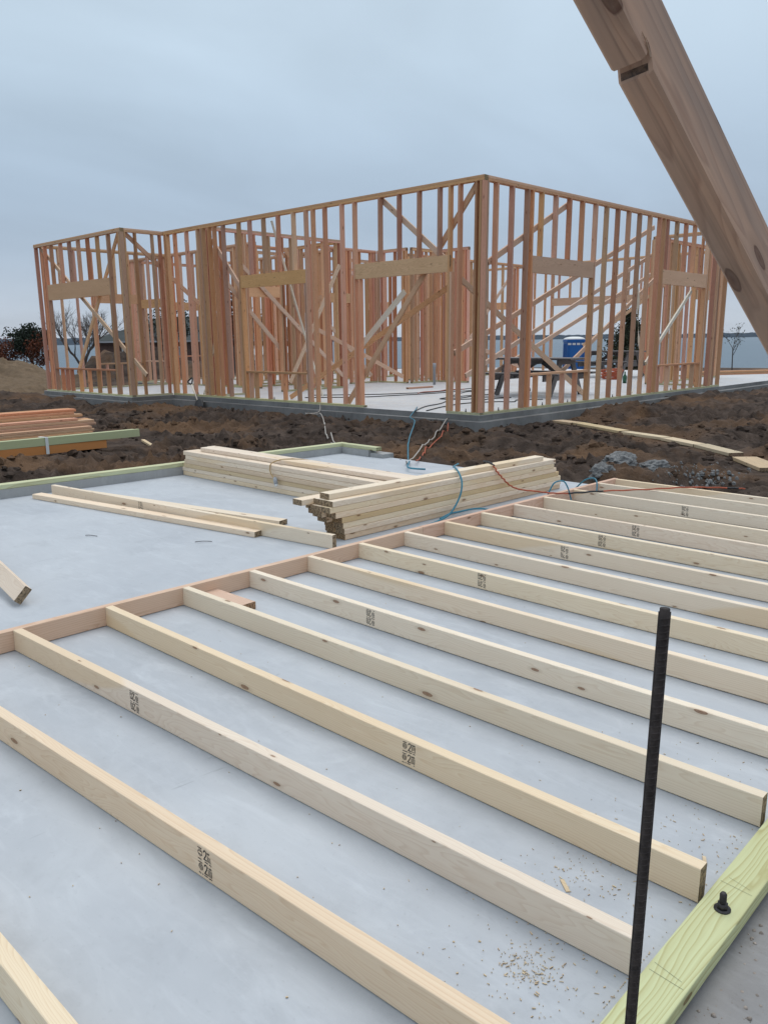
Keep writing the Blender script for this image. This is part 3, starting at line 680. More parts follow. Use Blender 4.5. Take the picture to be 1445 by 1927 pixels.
base = [(-0.62, 4.12, 0.30), (-0.50, 4.02, 0.315), (-0.405, 3.95, 0.312), (-0.352, 3.94, 0.26), (-0.335, 4.0, 0.20), (-0.315, 4.07, 0.14), (-0.27, 4.14, 0.105), (-0.15, 4.18, 0.10), (-0.02, 4.18, 0.104), (0.09, 4.27, 0.102), (0.22, 4.54, 0.100), (0.46, 4.87, 0.102), (0.66, 5.20, 0.102), (0.90, 5.40, 0.101), (1.02, 5.47, 0.1)]
pp = smooth_path(base, 14)
for i, p in enumerate(pp):
    a = i*0.9; wav.append(p + Vector((math.sin(a)*0.006, math.cos(a)*0.004, abs(math.sin(a*0.5))*0.004)))
m = MB(); m.tube(wav[0:32], 0.0062, 8); m.tube(wav[31:], 0.0062, 8)
oc = m.build('extension_cord', M['orange_cord'], None, MS, True); tag(oc, 'wavy orange extension cord running from the lumber stack across the stud tops', 'cord')
for a_, b_ in ((0, 32), (126, 142), (182, 190)):
    m = MB(); m.tube(wav[a_:b_], 0.0072, 8); m.build('black_tape', M['black_rubber'], oc, MS, True)
# tan cord with grey plug over the left stack
oc = cord('plug_cord', [(-1.75, 3.34, 0.262), (-1.95, 3.24, 0.275), (-2.03, 3.13, 0.272), (-2.05, 3.045, 0.245), (-2.035, 3.02, 0.19), (-2.0, 3.015, 0.15), (-1.955, 3.01, 0.125)], 0.005, M['tan_cord'], 'tan cord with a grey plug hanging over the left lumber stack', 'cord', MS)
m = MB(); m.tube([(-1.965, 3.012, 0.140), (-1.95, 3.006, 0.118), (-1.935, 3.0, 0.088)], [0.013, 0.019, 0.017], 10); m.build('plug', M['grey_pvc'], oc, MS, True)
m = MB(); m.tube([(-1.935, 3.0, 0.088), (-1.93, 2.998, 0.072)], [0.014, 0.013], 10); m.build('plug_face', M['white_plastic'], oc, MS, True)

# sawdust and chips on the near slab
mb = MB(); rs = random.Random(11)
def chip(x, y, l, w, z0=0.001):
    a = rs.uniform(0, 6.28); c_, s_ = math.cos(a), math.sin(a); t = rs.uniform(0.0005, 0.0015)
    mb.add([(x+c_*dx*l-s_*dy*w, y+s_*dx*l+c_*dy*w, z0 + (t if dz else 0) + (rs.uniform(0, .0012) if dz else 0)) for dz in (0, 1) for dx, dy in ((-.5, -.5), (.5, -.5), (.5, .5), (-.5, .5))],
           [(0, 3, 2, 1), (4, 5, 6, 7), (0, 1, 5, 4), (1, 2, 6, 5), (2, 3, 7, 6), (3, 0, 4, 7)])
for cx, cy, n, sdv in ((2.54, -0.03, 130, 0.03), (2.54, -0.03, 110, 0.07), (2.50, 0.28, 130, 0.08), (2.60, 0.62, 90, 0.12), (2.58, 1.1, 80, 0.2), (2.62, 0.0, 150, 0.2)):
    for _ in range(n): chip(min(2.70, rs.gauss(cx, sdv)), rs.gauss(cy, sdv), rs.uniform(0.0012, 0.0024)*rs.choice((1, 1, 1, 1.5, 4)), rs.uniform(0.0008, 0.002))
chip(2.455, 0.255, 0.045, 0.010); chip(2.66, 0.58, 0.035, 0.009)
for _ in range(260): chip(rs.uniform(0.1, 2.6), rs.uniform(-0.7, 5), rs.uniform(0.0015, 0.006), rs.uniform(0.001, 0.003))
tag(mb.build('sawdust', M['plank'], None, MS), 'sawdust flakes and small wood chips scattered on the slab near the sill', 'sawdust', None, 'stuff')
mb = MB()
for _ in range(1500):
    x = 2.828 + abs(rs.gauss(0, 0.16)); y = rs.uniform(-0.6, 1.2); r_ = rs.choice((0.0012, 0.0015, 0.002, 0.002, 0.003, 0.005))*rs.uniform(.7, 1.3)
    q = MB(); vs_ = []
    for z, rr_ in ((-0.6, 0.7), (0.3, 1.0), (0.9, 0.5)):
        for k in range(6): vs_.append((x+math.cos(k*1.047)*r_*rr_*rs.uniform(.7, 1.2), y+math.sin(k*1.047)*r_*rr_*rs.uniform(.7, 1.2), -0.014+z*r_))
    mb.add(vs_, [(i*6+j, i*6+(j+1) % 6, (i+1)*6+(j+1) % 6, (i+1)*6+j) for i in range(2) for j in range(6)] + [tuple(range(12, 18))])
tag(mb.build('gravel', plain('pebbles', (0.27, 0.23, 0.20), 0.9, 0.2, var=0.6, vscale=40), None, MS, True), 'small pebbles and grit on the rough concrete ledge', 'gravel', None, 'stuff')

# ------------------------------------------------------------------ house frame
HH = 3.404
house = thing('house_frame', 'open wooden house frame of reddish studs without roof on its own concrete slab', 'house frame', MH)
def warp(u, v, z):
    k = max(0.0, 1 - max(0, v)/4.5); return Vector((u + 0.085*z/3.48*k, v + 0.03*z/3.48*max(0, 1-max(0, u)/5), z))
def hb(name, p0, p1, w, t, upv, matk, parent, ch=0.003, wp=True):
    a = warp(*p0) if wp else Vector(p0); b = warp(*p1) if wp else Vector(p1)
    return board(name, MH @ a, MH @ b, w, t, MH.to_3x3() @ Vector(upv), matk, parent, ch)
rj = random.Random(5)
STUFF = MB()
def frame(ax, c, s0, s1, name='wall_frame', label=None):
    """wall along axis ax ('u' or 'v'); c = centre of its thickness on the other axis"""
    def P(s, z, d=0): return (s, c+d, z) if ax == 'u' else (c+d, s, z)
    a, b = MH @ warp(*P(s0, HH+0.0385)), MH @ warp(*P(s1, HH+0.0385))
    Lx, m = board_mat(a, b, (0, 0, 1))
    mb = MB(); mb.board(Lx, 0.0375, 0.089, 0.003, Matrix.Translation((0, 0, -0.0192))); mb.board(Lx-0.004, 0.0375, 0.0885, 0.003, Matrix.Translation((0, 0.0005, 0.0192)))
    o = mb.build(name, M['header'] if name == 'wall_frame' else M['fir'], house, m)
    if label: o['label'] = label
    o['_ax'] = 0; del o['_ax']
    return o, P
def sills(wall, P, spans):
    for a, b in spans: hb('sill_plate', P(a, 0.0195), P(b, 0.0195), 0.038, 0.089, (0, 0, 1), 'treated_house', wall)
def stud(wall, P, ax, s, z0=0.039, z1=HH, name='stud', mk='fir', j=0.003, d=0.0, fl=False):
    thick = (1, 0, 0) if ax == 'v' else (0, 1, 0)      # 89 mm goes through the wall
    ds0, ds1 = rj.uniform(-j, j), rj.uniform(-j, j)
    if fl: thick = (0, 1, 0) if ax == 'v' else (1, 0, 0)
    return hb(name, P(s+ds0, z0, d), P(s+ds1, z1, d), 0.088, 0.038, thick, mk, wall)
def fast_stud(P, ax, s, z0=0.039, z1=HH):
    a = Vector(P(s+rj.uniform(-.006, .006), z0)); b = Vector(P(s+rj.uniform(-.006, .006), z1)); hx, hy = (0.019, 0.044) if ax == 'u' else (0.044, 0.019)
    STUFF.add([(a.x-hx, a.y-hy, a.z), (a.x+hx, a.y-hy, a.z), (a.x+hx, a.y+hy, a.z), (a.x-hx, a.y+hy, a.z), (b.x-hx, b.y-hy, b.z), (b.x+hx, b.y-hy, b.z), (b.x+hx, b.y+hy, b.z), (b.x-hx, b.y+hy, b.z)],
              [(0, 3, 2, 1), (4, 5, 6, 7), (0, 1, 5, 4), (1, 2, 6, 5), (2, 3, 7, 6), (3, 0, 4, 7)])
def header(wall, P, a, b, z0, z1, mk='header', d=-0.018): 
    ax_up = (0, 0, 1)
    hb('header', P(a, (z0+z1)/2, d), P(b, (z0+z1)/2, d), z1-z0, 0.038, ax_up, mk, wall, 0.002)
    hb('header', P(a+0.002, (z0+z1)/2-0.002, -d), P(b-0.002, (z0+z1)/2-0.002, -d), z1-z0-0.006, 0.038, ax_up, mk, wall, 0.002)
def flat(wall, P, a, b, z, name='window_sill', mk='fir'): hb(name, P(a, z), P(b, z), 0.038, 0.088, (0, 0, 1), mk, wall)

# wall facing left-front (along v), with window and doorway
wA, P = frame('v', 0.0445, 0.0, 8.50, label='long stud wall with a window and a doorway, facing the camera on the left')
sills(wA, P, [(0.0, 0.655), (2.50, 8.50)])
for s in (0.0195, 0.062, 0.145, 0.462, 0.645, 2.685, 2.99, 3.41, 3.715, 3.895, 5.862, 6.375, 6.672, 6.842, 7.06, 7.10, 7.25, 7.67, 8.11, 8.39, 8.475): stud(wA, P, 'v', s)
for s in (2.573, 0.606): stud(wA, P, 'v', s, 0.039, 2.155, 'trimmer')
for s in (3.937, 5.82): stud(wA, P, 'v', s, 0.039, 2.165, 'trimmer')
header(wA, P, 0.627, 2.665, 2.158, 2.405); header(wA, P, 3.916, 5.842, 2.168, 2.405)
for s in (0.855, 1.265, 1.685, 2.10): stud(wA, P, 'v', s, 2.406, HH, 'cripple_stud')
for s in (4.235, 4.66, 5.09, 5.515): stud(wA, P, 'v', s, 2.406, HH, 'cripple_stud')
for s in (4.235, 4.65, 5.11, 5.52, 5.70): stud(wA, P, 'v', s, 0.039, 0.535, 'cripple_stud')
flat(wA, P, 3.957, 5.80, 0.554)
# wall facing right-front (along u), with two windows
wB, P = frame('u', 0.0445, 0.092, 9.15, label='stud wall with two windows, facing the camera on the right')
sills(wB, P, [(0.092, 9.15)])
for s in (0.11, 0.355, 0.755, 1.162, 1.285, 3.235, 3.615, 4.02, 4.43, 4.85, 5.265, 5.68, 5.86, 8.02, 8.13, 8.47, 8.62, 9.13): stud(wB, P, 'u', s)
for s in (1.326, 3.195, 5.90, 7.975): stud(wB, P, 'u', s, 0.039, 2.165, 'trimmer')
header(wB, P, 1.307, 3.214, 2.168, 2.43); header(wB, P, 5.88, 7.996, 2.17, 2.45, 'header')
for s in (1.56, 1.975, 2.39, 2.80): stud(wB, P, 'u', s, 2.432, HH, 'cripple_stud'); stud(wB, P, 'u', s, 0.039, 0.545, 'cripple_stud')
for s in (6.02, 6.46, 6.885, 7.31): stud(wB, P, 'u', s, 2.452, HH, 'cripple_stud')
for s in (6.02, 6.46, 6.885, 7.31, 7.68): stud(wB, P, 'u', s, 0.039, 0.545, 'cripple_stud')
flat(wB, P, 1.346, 3.175, 0.566); flat(wB, P, 5.92, 7.955, 0.566)
# set-forward wall on the far left
wC, P = frame('v', -0.955, 8.52, 12.66, label='short stud wall with a window, set forward at the far left')
sills(wC, P, [(8.52, 12.66)])
for s in (8.54, 8.585, 8.63, 9.10, 12.14, 12.62): stud(wC, P, 'v', s)
for s in (9.14, 12.098): stud(wC, P, 'v', s, 0.039, 2.155, 'trimmer')
header(wC, P, 9.121, 12.119, 2.16, 2.52)
for s in (9.58, 10.02, 10.46, 10.89, 11.33, 11.81): stud(wC, P, 'v', s, 2.522, HH, 'cripple_stud'); stud(wC, P, 'v', s, 0.039, 0.54, 'cripple_stud')
stud(wC, P, 'v', 11.57, 0.039, 0.54, 'cripple_stud'); flat(wC, P, 9.16, 12.07, 0.56)
# return between the two
wD, P = frame('u', 8.565, -0.908, 0.088, label='narrow return wall joining the set-forward wall')
sills(wD, P, [(-0.908, -0.004)])
for s in (-0.885, -0.64, -0.235, -0.05): stud(wD, P, 'u', s)

# partitions and far walls
def partition(ax, c, s0, s1, doors=(), fast=True, bottom=True, start=0.02, step=0.4064, hdr=True, extra=()):
    w, P = frame(ax, c, s0, s1, 'partition')
    ss = []; s = s0+start
    while s < s1-0.02: ss.append(s); s += step
    ss.append(s1-0.02)
    spans = []; last = s0
    for d0, d1, hz, sill in doors:
        if sill is None:
            spans.append((last, d0)); last = d1
        ss = [q for q in ss if not (d0-0.06 < q < d1+0.06)]
        for q in (d0-0.02, d0-0.062, d1+0.02, d1+0.062):
            (fast_stud(P, ax, q) if fast else stud(w, P, ax, q))
        hb('header', P(d0, hz+0.12), P(d1, hz+0.12), 0.235, 0.086, (0, 0, 1), 'header', w, 0.002)
        q = d0+0.2
        while q < d1-0.05: fast_stud(P, ax, q, hz+0.24, HH); (fast_stud(P, ax, q, 0.039, sill) if sill else None); q += 0.4
        if sill: flat(w, P, d0, d1, sill+0.019)
    spans.append((last, s1))
    for q in list(ss)+list(extra): (fast_stud(P, ax, q) if fast else stud(w, P, ax, q))
    for a, b in spans:
        if b-a > 0.05: hb('sill_plate', P(a, 0.0195), P(b, 0.0195), 0.038, 0.089, (0, 0, 1), 'treated_house', w)
    return w, P
pz, Pz = partition('u', 7.2, 0.14, 4.0, [(1.2, 2.05, 2.1, None)], fast=False, extra=(0.22, 3.94, 2.45))
partition('v', 4.0, 7.25, 8.25, extra=(7.35, 8.1)); partition('u', 8.3, 4.05, 6.3, [(4.6, 5.3, 2.1, None)], extra=(5.5, 6.2))
partition('v', 6.35, 7.2, 8.25, extra=(7.3, 8.1)); partition('u', 7.1, 6.4, 7.38, extra=(6.6, 7.0, 7.2)); partition('v', 7.43, 6.0, 7.05, extra=(6.1, 6.2, 6.75, 6.9))
partition('u', 8.2, 7.5, 13.4, [(8.6, 9.4, 2.1, None)], extra=(7.7, 8.1, 10.0, 10.6, 12.5))
partition('v', 13.4, 1.8, 12.5, [(4.0, 7.2, 2.15, None), (9, 10.6, 2.1, 0.6)])
partition('v', 9.07, 0.14, 1.74, extra=(0.22, 0.3, 1.0, 1.2)); partition('u', 1.78, 9.12, 13.35, [(11.6, 13.0, 2.1, None)], extra=(9.2, 9.35, 10.1, 10.5))
partition('u', 12.55, -0.90, 2.55, [(0.4, 1.6, 2.15, 0.6)], extra=(-0.85,))
partition('v', 2.6, 8.7, 14.6, [(10.2, 11.1, 2.1, None), (13.0, 14.0, 2.1, 0.6)], extra=(8.8, 9.0, 11.4))
partition('u', 14.65, 2.65, 13.4, [(4, 5.6, 2.1, 0.7), (8, 9.6, 2.1, 0.7)])
partition('u', 10.3, 2.65, 13.35, [(5.2, 6.1, 2.1, None), (9.8, 10.7, 2.1, None)], extra=(3.2, 4.6, 7.2, 8.8))
partition('v', 5.1, 8.4, 14.6, [(9.0, 9.9, 2.1, None)], extra=(8.5, 11.0, 12.4)); partition('v', 9.7, 8.3, 14.6, [(11, 11.9, 2.1, None)])
partition('u', 9.3, 2.65, 4.2, extra=(3.0, 3.4)); partition('v', 4.05, 8.35, 9.3, extra=(8.7,))
o = STUFF.build('interior_studs', M['fir_z'], house, MH); o['kind'] = 'stuff'

# braces (house coordinates)
def brace(p0, p1, upv=(0, 0, 1), mk='fir_pale', w=0.088, t=0.036, parent=house): return hb('brace', p0, p1, w, t, upv, mk, parent, 0.003)
brace((0.112, 0.20, 3.40), (0.112, 2.99, 0.06), (0, 1, 1), 'header', parent=wA)
brace((0.112, 2.12, 3.38), (0.112, 0.80, 2.36), (0, 1, 1), parent=wA)
brace((0.112, 6.86, 3.16), (0.112, 5.92, 2.12), (0, 1, 1), parent=wA)
brace((0.10, 4.92, 3.34), (1.29, 4.98, 0.03), (0, 1, 0), 'light_strip', 0.036, 0.03)
brace((-0.885, 12.51, 3.40), (-0.885, 8.06, 0.47), (0, 1, 1), parent=wC)
brace((-0.85, 8.86, 3.40), (-0.85, 11.24, 0.45), (0, 1, 1), 'header', parent=wC)
brace((-0.84, 8.63, 3.40), (0.9, 8.63, 2.0), (1, 0, 1), parent=wD)
brace((0.27, 0.112, 2.27), (2.53, 0.112, 3.36), (1, 0, 1), parent=wB)
brace((0.12, 0.5, 2.05), (4.02, 0.5, 0.05), (1, 0, 1))
brace((0.3, 0.75, 0.93), (6.9, 0.75, 3.40), (1, 0, 1)); brace((2.2, 2.0, 0.47), (10.2, 2.0, 3.36), (1, 0, 1)); brace((3.9, 2.6, 0.45), (11.2, 2.6, 2.90), (1, 0, 1))
brace((4.6, 1.5, 0.40), (9.0, 1.5, 2.65), (1, 0, 1))
brace((0.5, 1.05, 1.96), (0.5, 5.05, 0.05), (0, 1, 1), 'fir'); 
brace((0.3, 1.80, 1.93), (0.3, 2.85, 1.04), (0, 1, 1), 'light_strip', 0.10, 0.02)
brace((7.62, 0.16, 2.10), (5.70, 0.16, 0.62), (1, 0, 1), 'light_strip', 0.075, 0.036, parent=wB)
brace((1.0, 7.12, 2.75), (3.9, 7.12, 0.3), (1, 0, 1)); brace((3.85, 7.10, 2.9), (2.2, 7.10, 0.2), (1, 0, 1)); brace((0.3, 7.28, 2.8), (2.2, 7.3, 0.9), (1, 0, 1))
brace((6.0, 8.2, 0.2), (4.3, 8.2, 1.7), (1, 0, 1)); brace((4.2, 5.4, 0.3), (2.4, 6.6, 1.5), (0, 0, 1)); brace((8.0, 4.4, 0.3), (6.0, 5.0, 1.1), (0, 0, 1))
brace((3.0, 8.1, 3.3), (4.0, 8.0, 2.1), (0, 0, 1), 'header'); brace((12.4, 8.1, 3.2), (9.6, 8.1, 0.6), (1, 0, 1)); brace((13.3, 3.0, 2.9), (13.3, 6.0, 0.9), (0, 1, 1))
for s in (0.3, 3.0, 5.0, 7.6): bolt(MH @ Vector((0.045, s, 0.039)), 'anchor_bolt', wA, 0.05)
for s in (0.55, 1.8, 2.6, 4.2, 6.7): bolt(MH @ Vector((s, 0.045, 0.039)), 'anchor_bolt', wB, 0.05)

# torn white strips caught on the studs
def strip(pts, w, label, n=6):
    P_ = smooth_path([MH @ Vector(p) for p in pts], n); m = MB(); sd_ = rt0
    for i, p in enumerate(P_):
        ww = w*(0.55+0.45*math.sin(i*0.9)); d = (sd_*math.cos(i*0.35) + fwd0*math.sin(i*0.35))*ww/2; m.v += [p-d-fwd0*0.004, p+d-fwd0*0.004, p+d+fwd0*0.004, p-d+fwd0*0.004]
    k = len(P_)
    for i in range(k-1):
        for a in range(4): m.f.append((i*4+a, i*4+(a+1) % 4, i*4+4+(a+1) % 4, i*4+4+a))
    m.f += [(3, 2, 1, 0), (k*4-4, k*4-3, k*4-2, k*4-1)]
    tag(m.build('split_strip', M['light_strip'], None), label, 'strip')
strip([(0.15, 6.98, 1.45), (0.14, 7.08, 1.1), (0.13, 7.15, 0.75), (0.12, 7.12, 0.55)], 0.07, 'whitish twisted wood strip hanging beside the stud group above the shovel')
strip([(0.13, 7.38, 0.46), (0.13, 7.42, 0.2), (0.13, 7.52, 0.02)], 0.06, 'short whitish strip leaning behind the shovel handle')
strip([(5.15, 0.13, 2.62), (5.2, 0.135, 2.1), (5.27, 0.14, 1.4), (5.40, 0.14, 0.9), (5.52, 0.15, 0.55), (5.42, 0.16, 0.3), (5.2, 0.17, 0.04)], 0.055, 'long bent whitish strip caught between studs of the right wall')

# ------------------------------------------------------------------ things in and around the house
def curve_floor(name, pts, label, mat='black_rubber', r=0.009):
    P_ = [MH @ Vector((u_, v_, r + 0.001)) for u_, v_ in pts]; return cord(name, P_, r, M[mat], label, 'cord', None, 6)
curve_floor('power_cord', [(1.0, 5.2), (1.78, 4.34), (2.49, 4.12), (3.25, 3.89), (3.9, 3.85), (4.59, 3.8), (5.4, 3.5)], 'black power cord crossing the house floor, front strand')
curve_floor('power_cord', [(1.6, 5.6), (2.48, 4.73), (3.12, 4.39), (3.71, 4.14), (4.55, 4.22), (5.72, 4.28)], 'black power cord crossing the house floor, rear strand')
curve_floor('power_cord', [(-0.07, 1.25), (0.73, 1.72), (1.43, 1.95), (2.36, 2.45), (3.0, 2.56), (3.9, 2.91), (4.4, 3.6), (3.6, 3.3), (2.9, 2.9)], 'black cord curving in from the doorway edge toward the picnic table')
curve_floor('power_cord', [(0.1, 1.15), (0.9, 1.45), (1.7, 1.6), (2.29, 1.39), (2.5, 1.1), (2.9, 1.3), (3.3, 1.0)], 'black cord lying just inside the right-hand corner')
curve_floor('power_cord', [(2.36, 1.74), (2.8, 1.9), (3.4, 1.8), (3.1, 2.3), (2.54, 2.2), (2.3, 2.7), (3.2, 2.8), (4.0, 2.6)], 'tangled black cord under the near picnic table')
curve_floor('power_cord', [(3.3, 4.15), (3.7, 4.35), (4.1, 4.25), (4.6, 4.4), (5.0, 4.2)], 'reddish cord curled on the house floor behind the black cords', 'orange_cord')
o = board('floor_offcut', U(4.38, 5.43, 0.021), U(5.2, 5.37, 0.021), 0.038, 0.086, (0, 0, 1), 'fir'); tl(o, 'single board offcut lying on the house floor behind the doorway', 'offcut')
mb = MB(); c_ = U(6.18, 6.12, 0)
mb.tube([c_, c_+Vector((0, 0, 0.42)), c_+Vector((0, 0, 0.425)), c_+Vector((0, 0, 0.55))], [0.034, 0.034, 0.042, 0.042], 16)
tag(mb.build('drain_pipe', M['grey_pvc'], None, None, True), 'grey plumbing pipe stub standing up from the house floor', 'pipe')

def picnic(c_u, c_v, rot, label):
    m0 = MH @ Matrix.Translation((c_u, c_v, 0)) @ Matrix.Rotation(rot, 4, 'Z')      # local Y is the long way
    t = thing('picnic_table', label, 'picnic table', m0, 'weathered picnic tables on the house slab')
    def part(name, boards):
        m = MB()
        for p0, p1, w, tt, uv in boards: m.bar(p0, p1, w, tt, uv)
        m.build(name, M['weathered'], t, m0)
    part('tabletop', [((x, -0.92, 0.735), (x, 0.92, 0.735), 0.038, 0.138, (0, 0, 1)) for x in (-0.29, -0.145, 0, 0.145, 0.29)] + [((-0.34, y, 0.67), (0.34, y, 0.67), 0.088, 0.038, (0, 0, 1)) for y in (-0.62, 0, 0.62)])
    for sx in (-1, 1):
        part('bench', [((sx*x, -0.92, 0.445), (sx*x, 0.92, 0.445), 0.038, 0.138, (0, 0, 1)) for x in (0.60, 0.745)])
    for y in (-0.62, 0.62):
        part('crossbar', [((-0.80, y+0.04, 0.38), (0.80, y+0.04, 0.38), 0.138, 0.036, (0, 0, 1))])
        for sx in (-1, 1): part('leg', [((sx*0.62, y, 0.0), (sx*0.22, y, 0.70), 0.138, 0.037, (1, 0, 0))])
    for sy in (-1, 1): part('brace', [((0, sy*0.60, 0.36), (0, sy*0.08, 0.66), 0.088, 0.037, (0, 0, 1))])
picnic(4.45, 1.85, 0.03, 'weathered grey picnic table just inside the right wall, the nearer one')
picnic(12.2, 4.35, -0.05, 'weathered grey picnic table further back on the slab, partly hidden by studs')

# clutter deeper on the floor
mb = MB(); cc = U(10.9, 3.7, 0)
for k in range(5):
    pts = [cc + Vector((math.cos(a*0.5+k)*(0.24+0.03*k*random.random()), math.sin(a*0.5+k)*(0.22+0.02*k), 0.03+0.055*k+0.02*math.sin(a))) for a in range(13)]
    mb.tube(pts, 0.022, 8)
tag(mb.build('hose_coil', M['orange_cord'], None, None, True), 'heap of coiled reddish hose on the house floor beyond the near picnic table', 'hose')
c_ = U(9.3, 2.45, 0); mb = MB(); mb.tube([c_, c_+Vector((0, 0, 0.17)), c_+Vector((0, 0, 0.22)), c_+Vector((0, 0, 0.24)), c_+Vector((0, 0, 0.29))], [0.05, 0.05, 0.02, 0.018, 0.018], 14)
tag(mb.build('bottle', plain('green_plastic', (0.02, 0.11, 0.06), 0.35, 0.5), None, None, True), 'small dark green bottle on the floor beyond the right wall', 'bottle')

# shovel leaning on the wall, blade in the dirt
sh = thing('shovel', 'black D-handled shovel leaning on the left wall with its blade in the dirt', 'shovel', MH @ Matrix.Translation((-0.3, 7.12, -0.2)))
A_ = Vector((-0.045, 7.69, 0.24)); B_ = Vector((-0.25, 7.21, -0.05)); dsh = (A_-B_).normalized()
A_ = B_ + dsh*0.62; T_ = A_ + dsh*0.20
m = MB(); m.tube([B_, A_], 0.017, 10); m.build('shaft', M['light_strip'], sh, MH, True)
sx_ = Vector((0, 1, 0)); sx_ = (sx_ - dsh*sx_.dot(dsh)).normalized()
m = MB(); m.tube(smooth_path([A_-dsh*0.02, A_+dsh*0.05+sx_*0.02, A_+dsh*0.13+sx_*0.06, T_+sx_*0.058, T_-sx_*0.058, A_+dsh*0.13-sx_*0.06, A_+dsh*0.05-sx_*0.02, A_-dsh*0.02], 5), 0.017, 8)
m.build('handle', M['black_rubber'], sh, MH, True)
m = MB(); nr = sx_.cross(dsh)
for i in range(8):
    t_ = i/7; c0 = B_ + dsh*(0.22-0.56*t_)
    wd = 0.026 if i < 3 else (0.11*(1 - max(0, t_-0.75)*1.6))
    for j in range(5):
        q = (j-2)/2; m.v.append(c0 + sx_*wd*q + nr*0.02*q*q*(1 if i > 2 else 0.5))
for i in range(7):
    for j in range(4): m.f.append((i*5+j, i*5+j+1, i*5+6+j, i*5+5+j))
o = m.build('blade', M['black_rubber'], sh, MH, True); md = o.modifiers.new('solid', 'SOLIDIFY'); md.thickness = 0.008
# ------------------------------------------------------------------ lumber on the dirt at the left
PK = 'pinkish boards stacked on the dirt'
rows = [(-8.50, 0.15), (-8.55, 0.55), (-8.72, 0.28), (-8.80, 0.16)]
bz = -0.10
def ly(x, y, z): return Vector((x, y, z))
tiers = [  # x of front face, z base, right end y, board height, count across
    (-8.42, 4.72, 0.0), (-8.44, 4.68, 0.04), (-8.45, 4.72, 0.08), (-8.58, 4.88, 0.12), (-8.60, 4.84, 0.16), (-8.62, 4.62, 0.20), (-8.82, 4.72, 0.24), (-8.84, 4.60, 0.28), (-8.86, 4.64, 0.32)]
for i, (xf, yr, dz) in enumerate(tiers):
    nb = 3 if i < 6 else 2
    for c_ in range(nb):
        w_ = 0.14; x = xf - 0.07 - c_*0.143
        o = board('fir_board', (x, yr-4.2 + random.uniform(-.03, .03), bz+0.02+dz), (x+0.06, yr+0.08*random.uniform(-1, 1), bz+0.02+dz), 0.038, w_, (0, 0, 1), 'fir', None, 0.006)
        tl(o, 'pinkish fir board in the dirt-side stack, %s layer, %s' % ((ordinal(i) if i < 8 else 'topmost'), ('front face', 'middle' if nb == 3 else 'back', 'back')[c_]), 'board', PK)
for c_ in range(2):
    o = board('green_beam', (-6.74-c_*0.05, 0.5, 0.055), (-6.66-c_*0.05, 4.50-c_*0.05, 0.055), 0.10, 0.045, (0, 0, 1), 'treated_beam')
    tl(o, ('front' if c_ == 0 else 'rear') + ' pale green treated beam strapped over the orange beam', 'beam')
o = board('orange_beam', (-6.84, 0.4, -0.05), (-6.81, 4.02, -0.05), 0.105, 0.30, (0, 0, 1), 'orange'); tl(o, 'bright orange laminated beam lying on the dirt under the green beams', 'beam')
mb = MB(); y = 3.22
mb.bar((-6.655, y, -0.10), (-6.655, y, 0.108), 0.04, 0.004, (0, 1, 0)); mb.bar((-6.655, y, 0.109), (-6.80, y-0.03, 0.109), 0.04, 0.004, (0, 1, 0))
tag(mb.build('packing_strap', M['white_plastic']), 'white packing strap round the green and orange beams', 'strap')
tl(board('stick', (-6.94, 4.72, th(-6.94, 4.72)+0.03), (-6.0, 4.42, th(-6.0, 4.42)+0.02), 0.03, 0.05, (0, 0, 1), 'plank'), 'thin stick lying on the dirt beyond the green beam', 'stick')

# walk boards across the dirt on the right
pl = [((-3.75, 10.47), (-3.29, 10.28), 0.22), ((-3.27, 10.30), (-2.15, 9.66), 0.19), ((-2.10, 9.60), (-1.34, 9.26), 0.16), ((-1.32, 9.24), (-0.72, 8.84), 0.18), ((-0.70, 8.84), (-0.08, 8.33), 0.19), ((0.11, 8.05), (0.62, 7.42), 0.27)]
wl = ('first short muddy plank by the house corner', 'longest muddy plank, second from the house corner', 'third muddy plank from the house corner', 'fourth muddy plank from the house corner', 'fifth muddy plank from the house corner', 'wide muddy plank nearest the right picture edge')
for (a, b, w_), lb in zip(pl, wl):
    dv = Vector((b[0]-a[0], b[1]-a[1])).normalized(); pv_ = Vector((-dv.y, dv.x))*w_*0.45
    smp = [(t_, th(a[0]+(b[0]-a[0])*t_+pv_.x*q_, a[1]+(b[1]-a[1])*t_+pv_.y*q_)) for t_ in (0, .1, .25, .4, .5, .6, .75, .9, 1) for q_ in (-1, -.5, 0, .5, 1)]
    m0_ = sum(h_ for _, h_ in smp)/len(smp); sl_ = sum((t_-.5)*(h_-m0_) for t_, h_ in smp)/sum((t_-.5)**2 for t_, h_ in smp)
    lift = max(h_-(m0_+sl_*(t_-.5)) for t_, h_ in smp)*0.35 + 0.021
    za, zb = m0_-sl_*.5+lift, m0_+sl_*.5+lift
    tl(board('dirt_plank', (*a, za), (*b, zb), 0.038, w_, (0, 0, 1), 'plank'), lb + ', lying flat on the dirt', 'plank', 'planks laid across the dirt')
def lump(name, c, r, sq, seed, label, mat='rubble', cat='rubble', kind=None):
    bm = bmesh.new(); bmesh.ops.create_icosphere(bm, subdivisions=5, radius=1)
    for v in bm.verts:
        p = v.co.copy(); d = 1 + 0.30*noise.fractal(p*1.1+Vector((seed, 0, 0)), 1, 2, 3) + 0.16*noise.noise(p*3.4+Vector((0, seed, 0))) + 0.09*noise.noise(p*8) + 0.05*noise.noise(p*17)
        v.co = Vector((p.x*r[0]*d, p.y*r[1]*d, p.z*r[2]*d))
    me = bpy.data.meshes.new(name); bm.to_mesh(me); bm.free(); me.shade_smooth()
    return tag(link(name, me, M[mat], None, Matrix.Translation(c) @ Matrix.Rotation(sq, 4, 'Z')), label, cat)
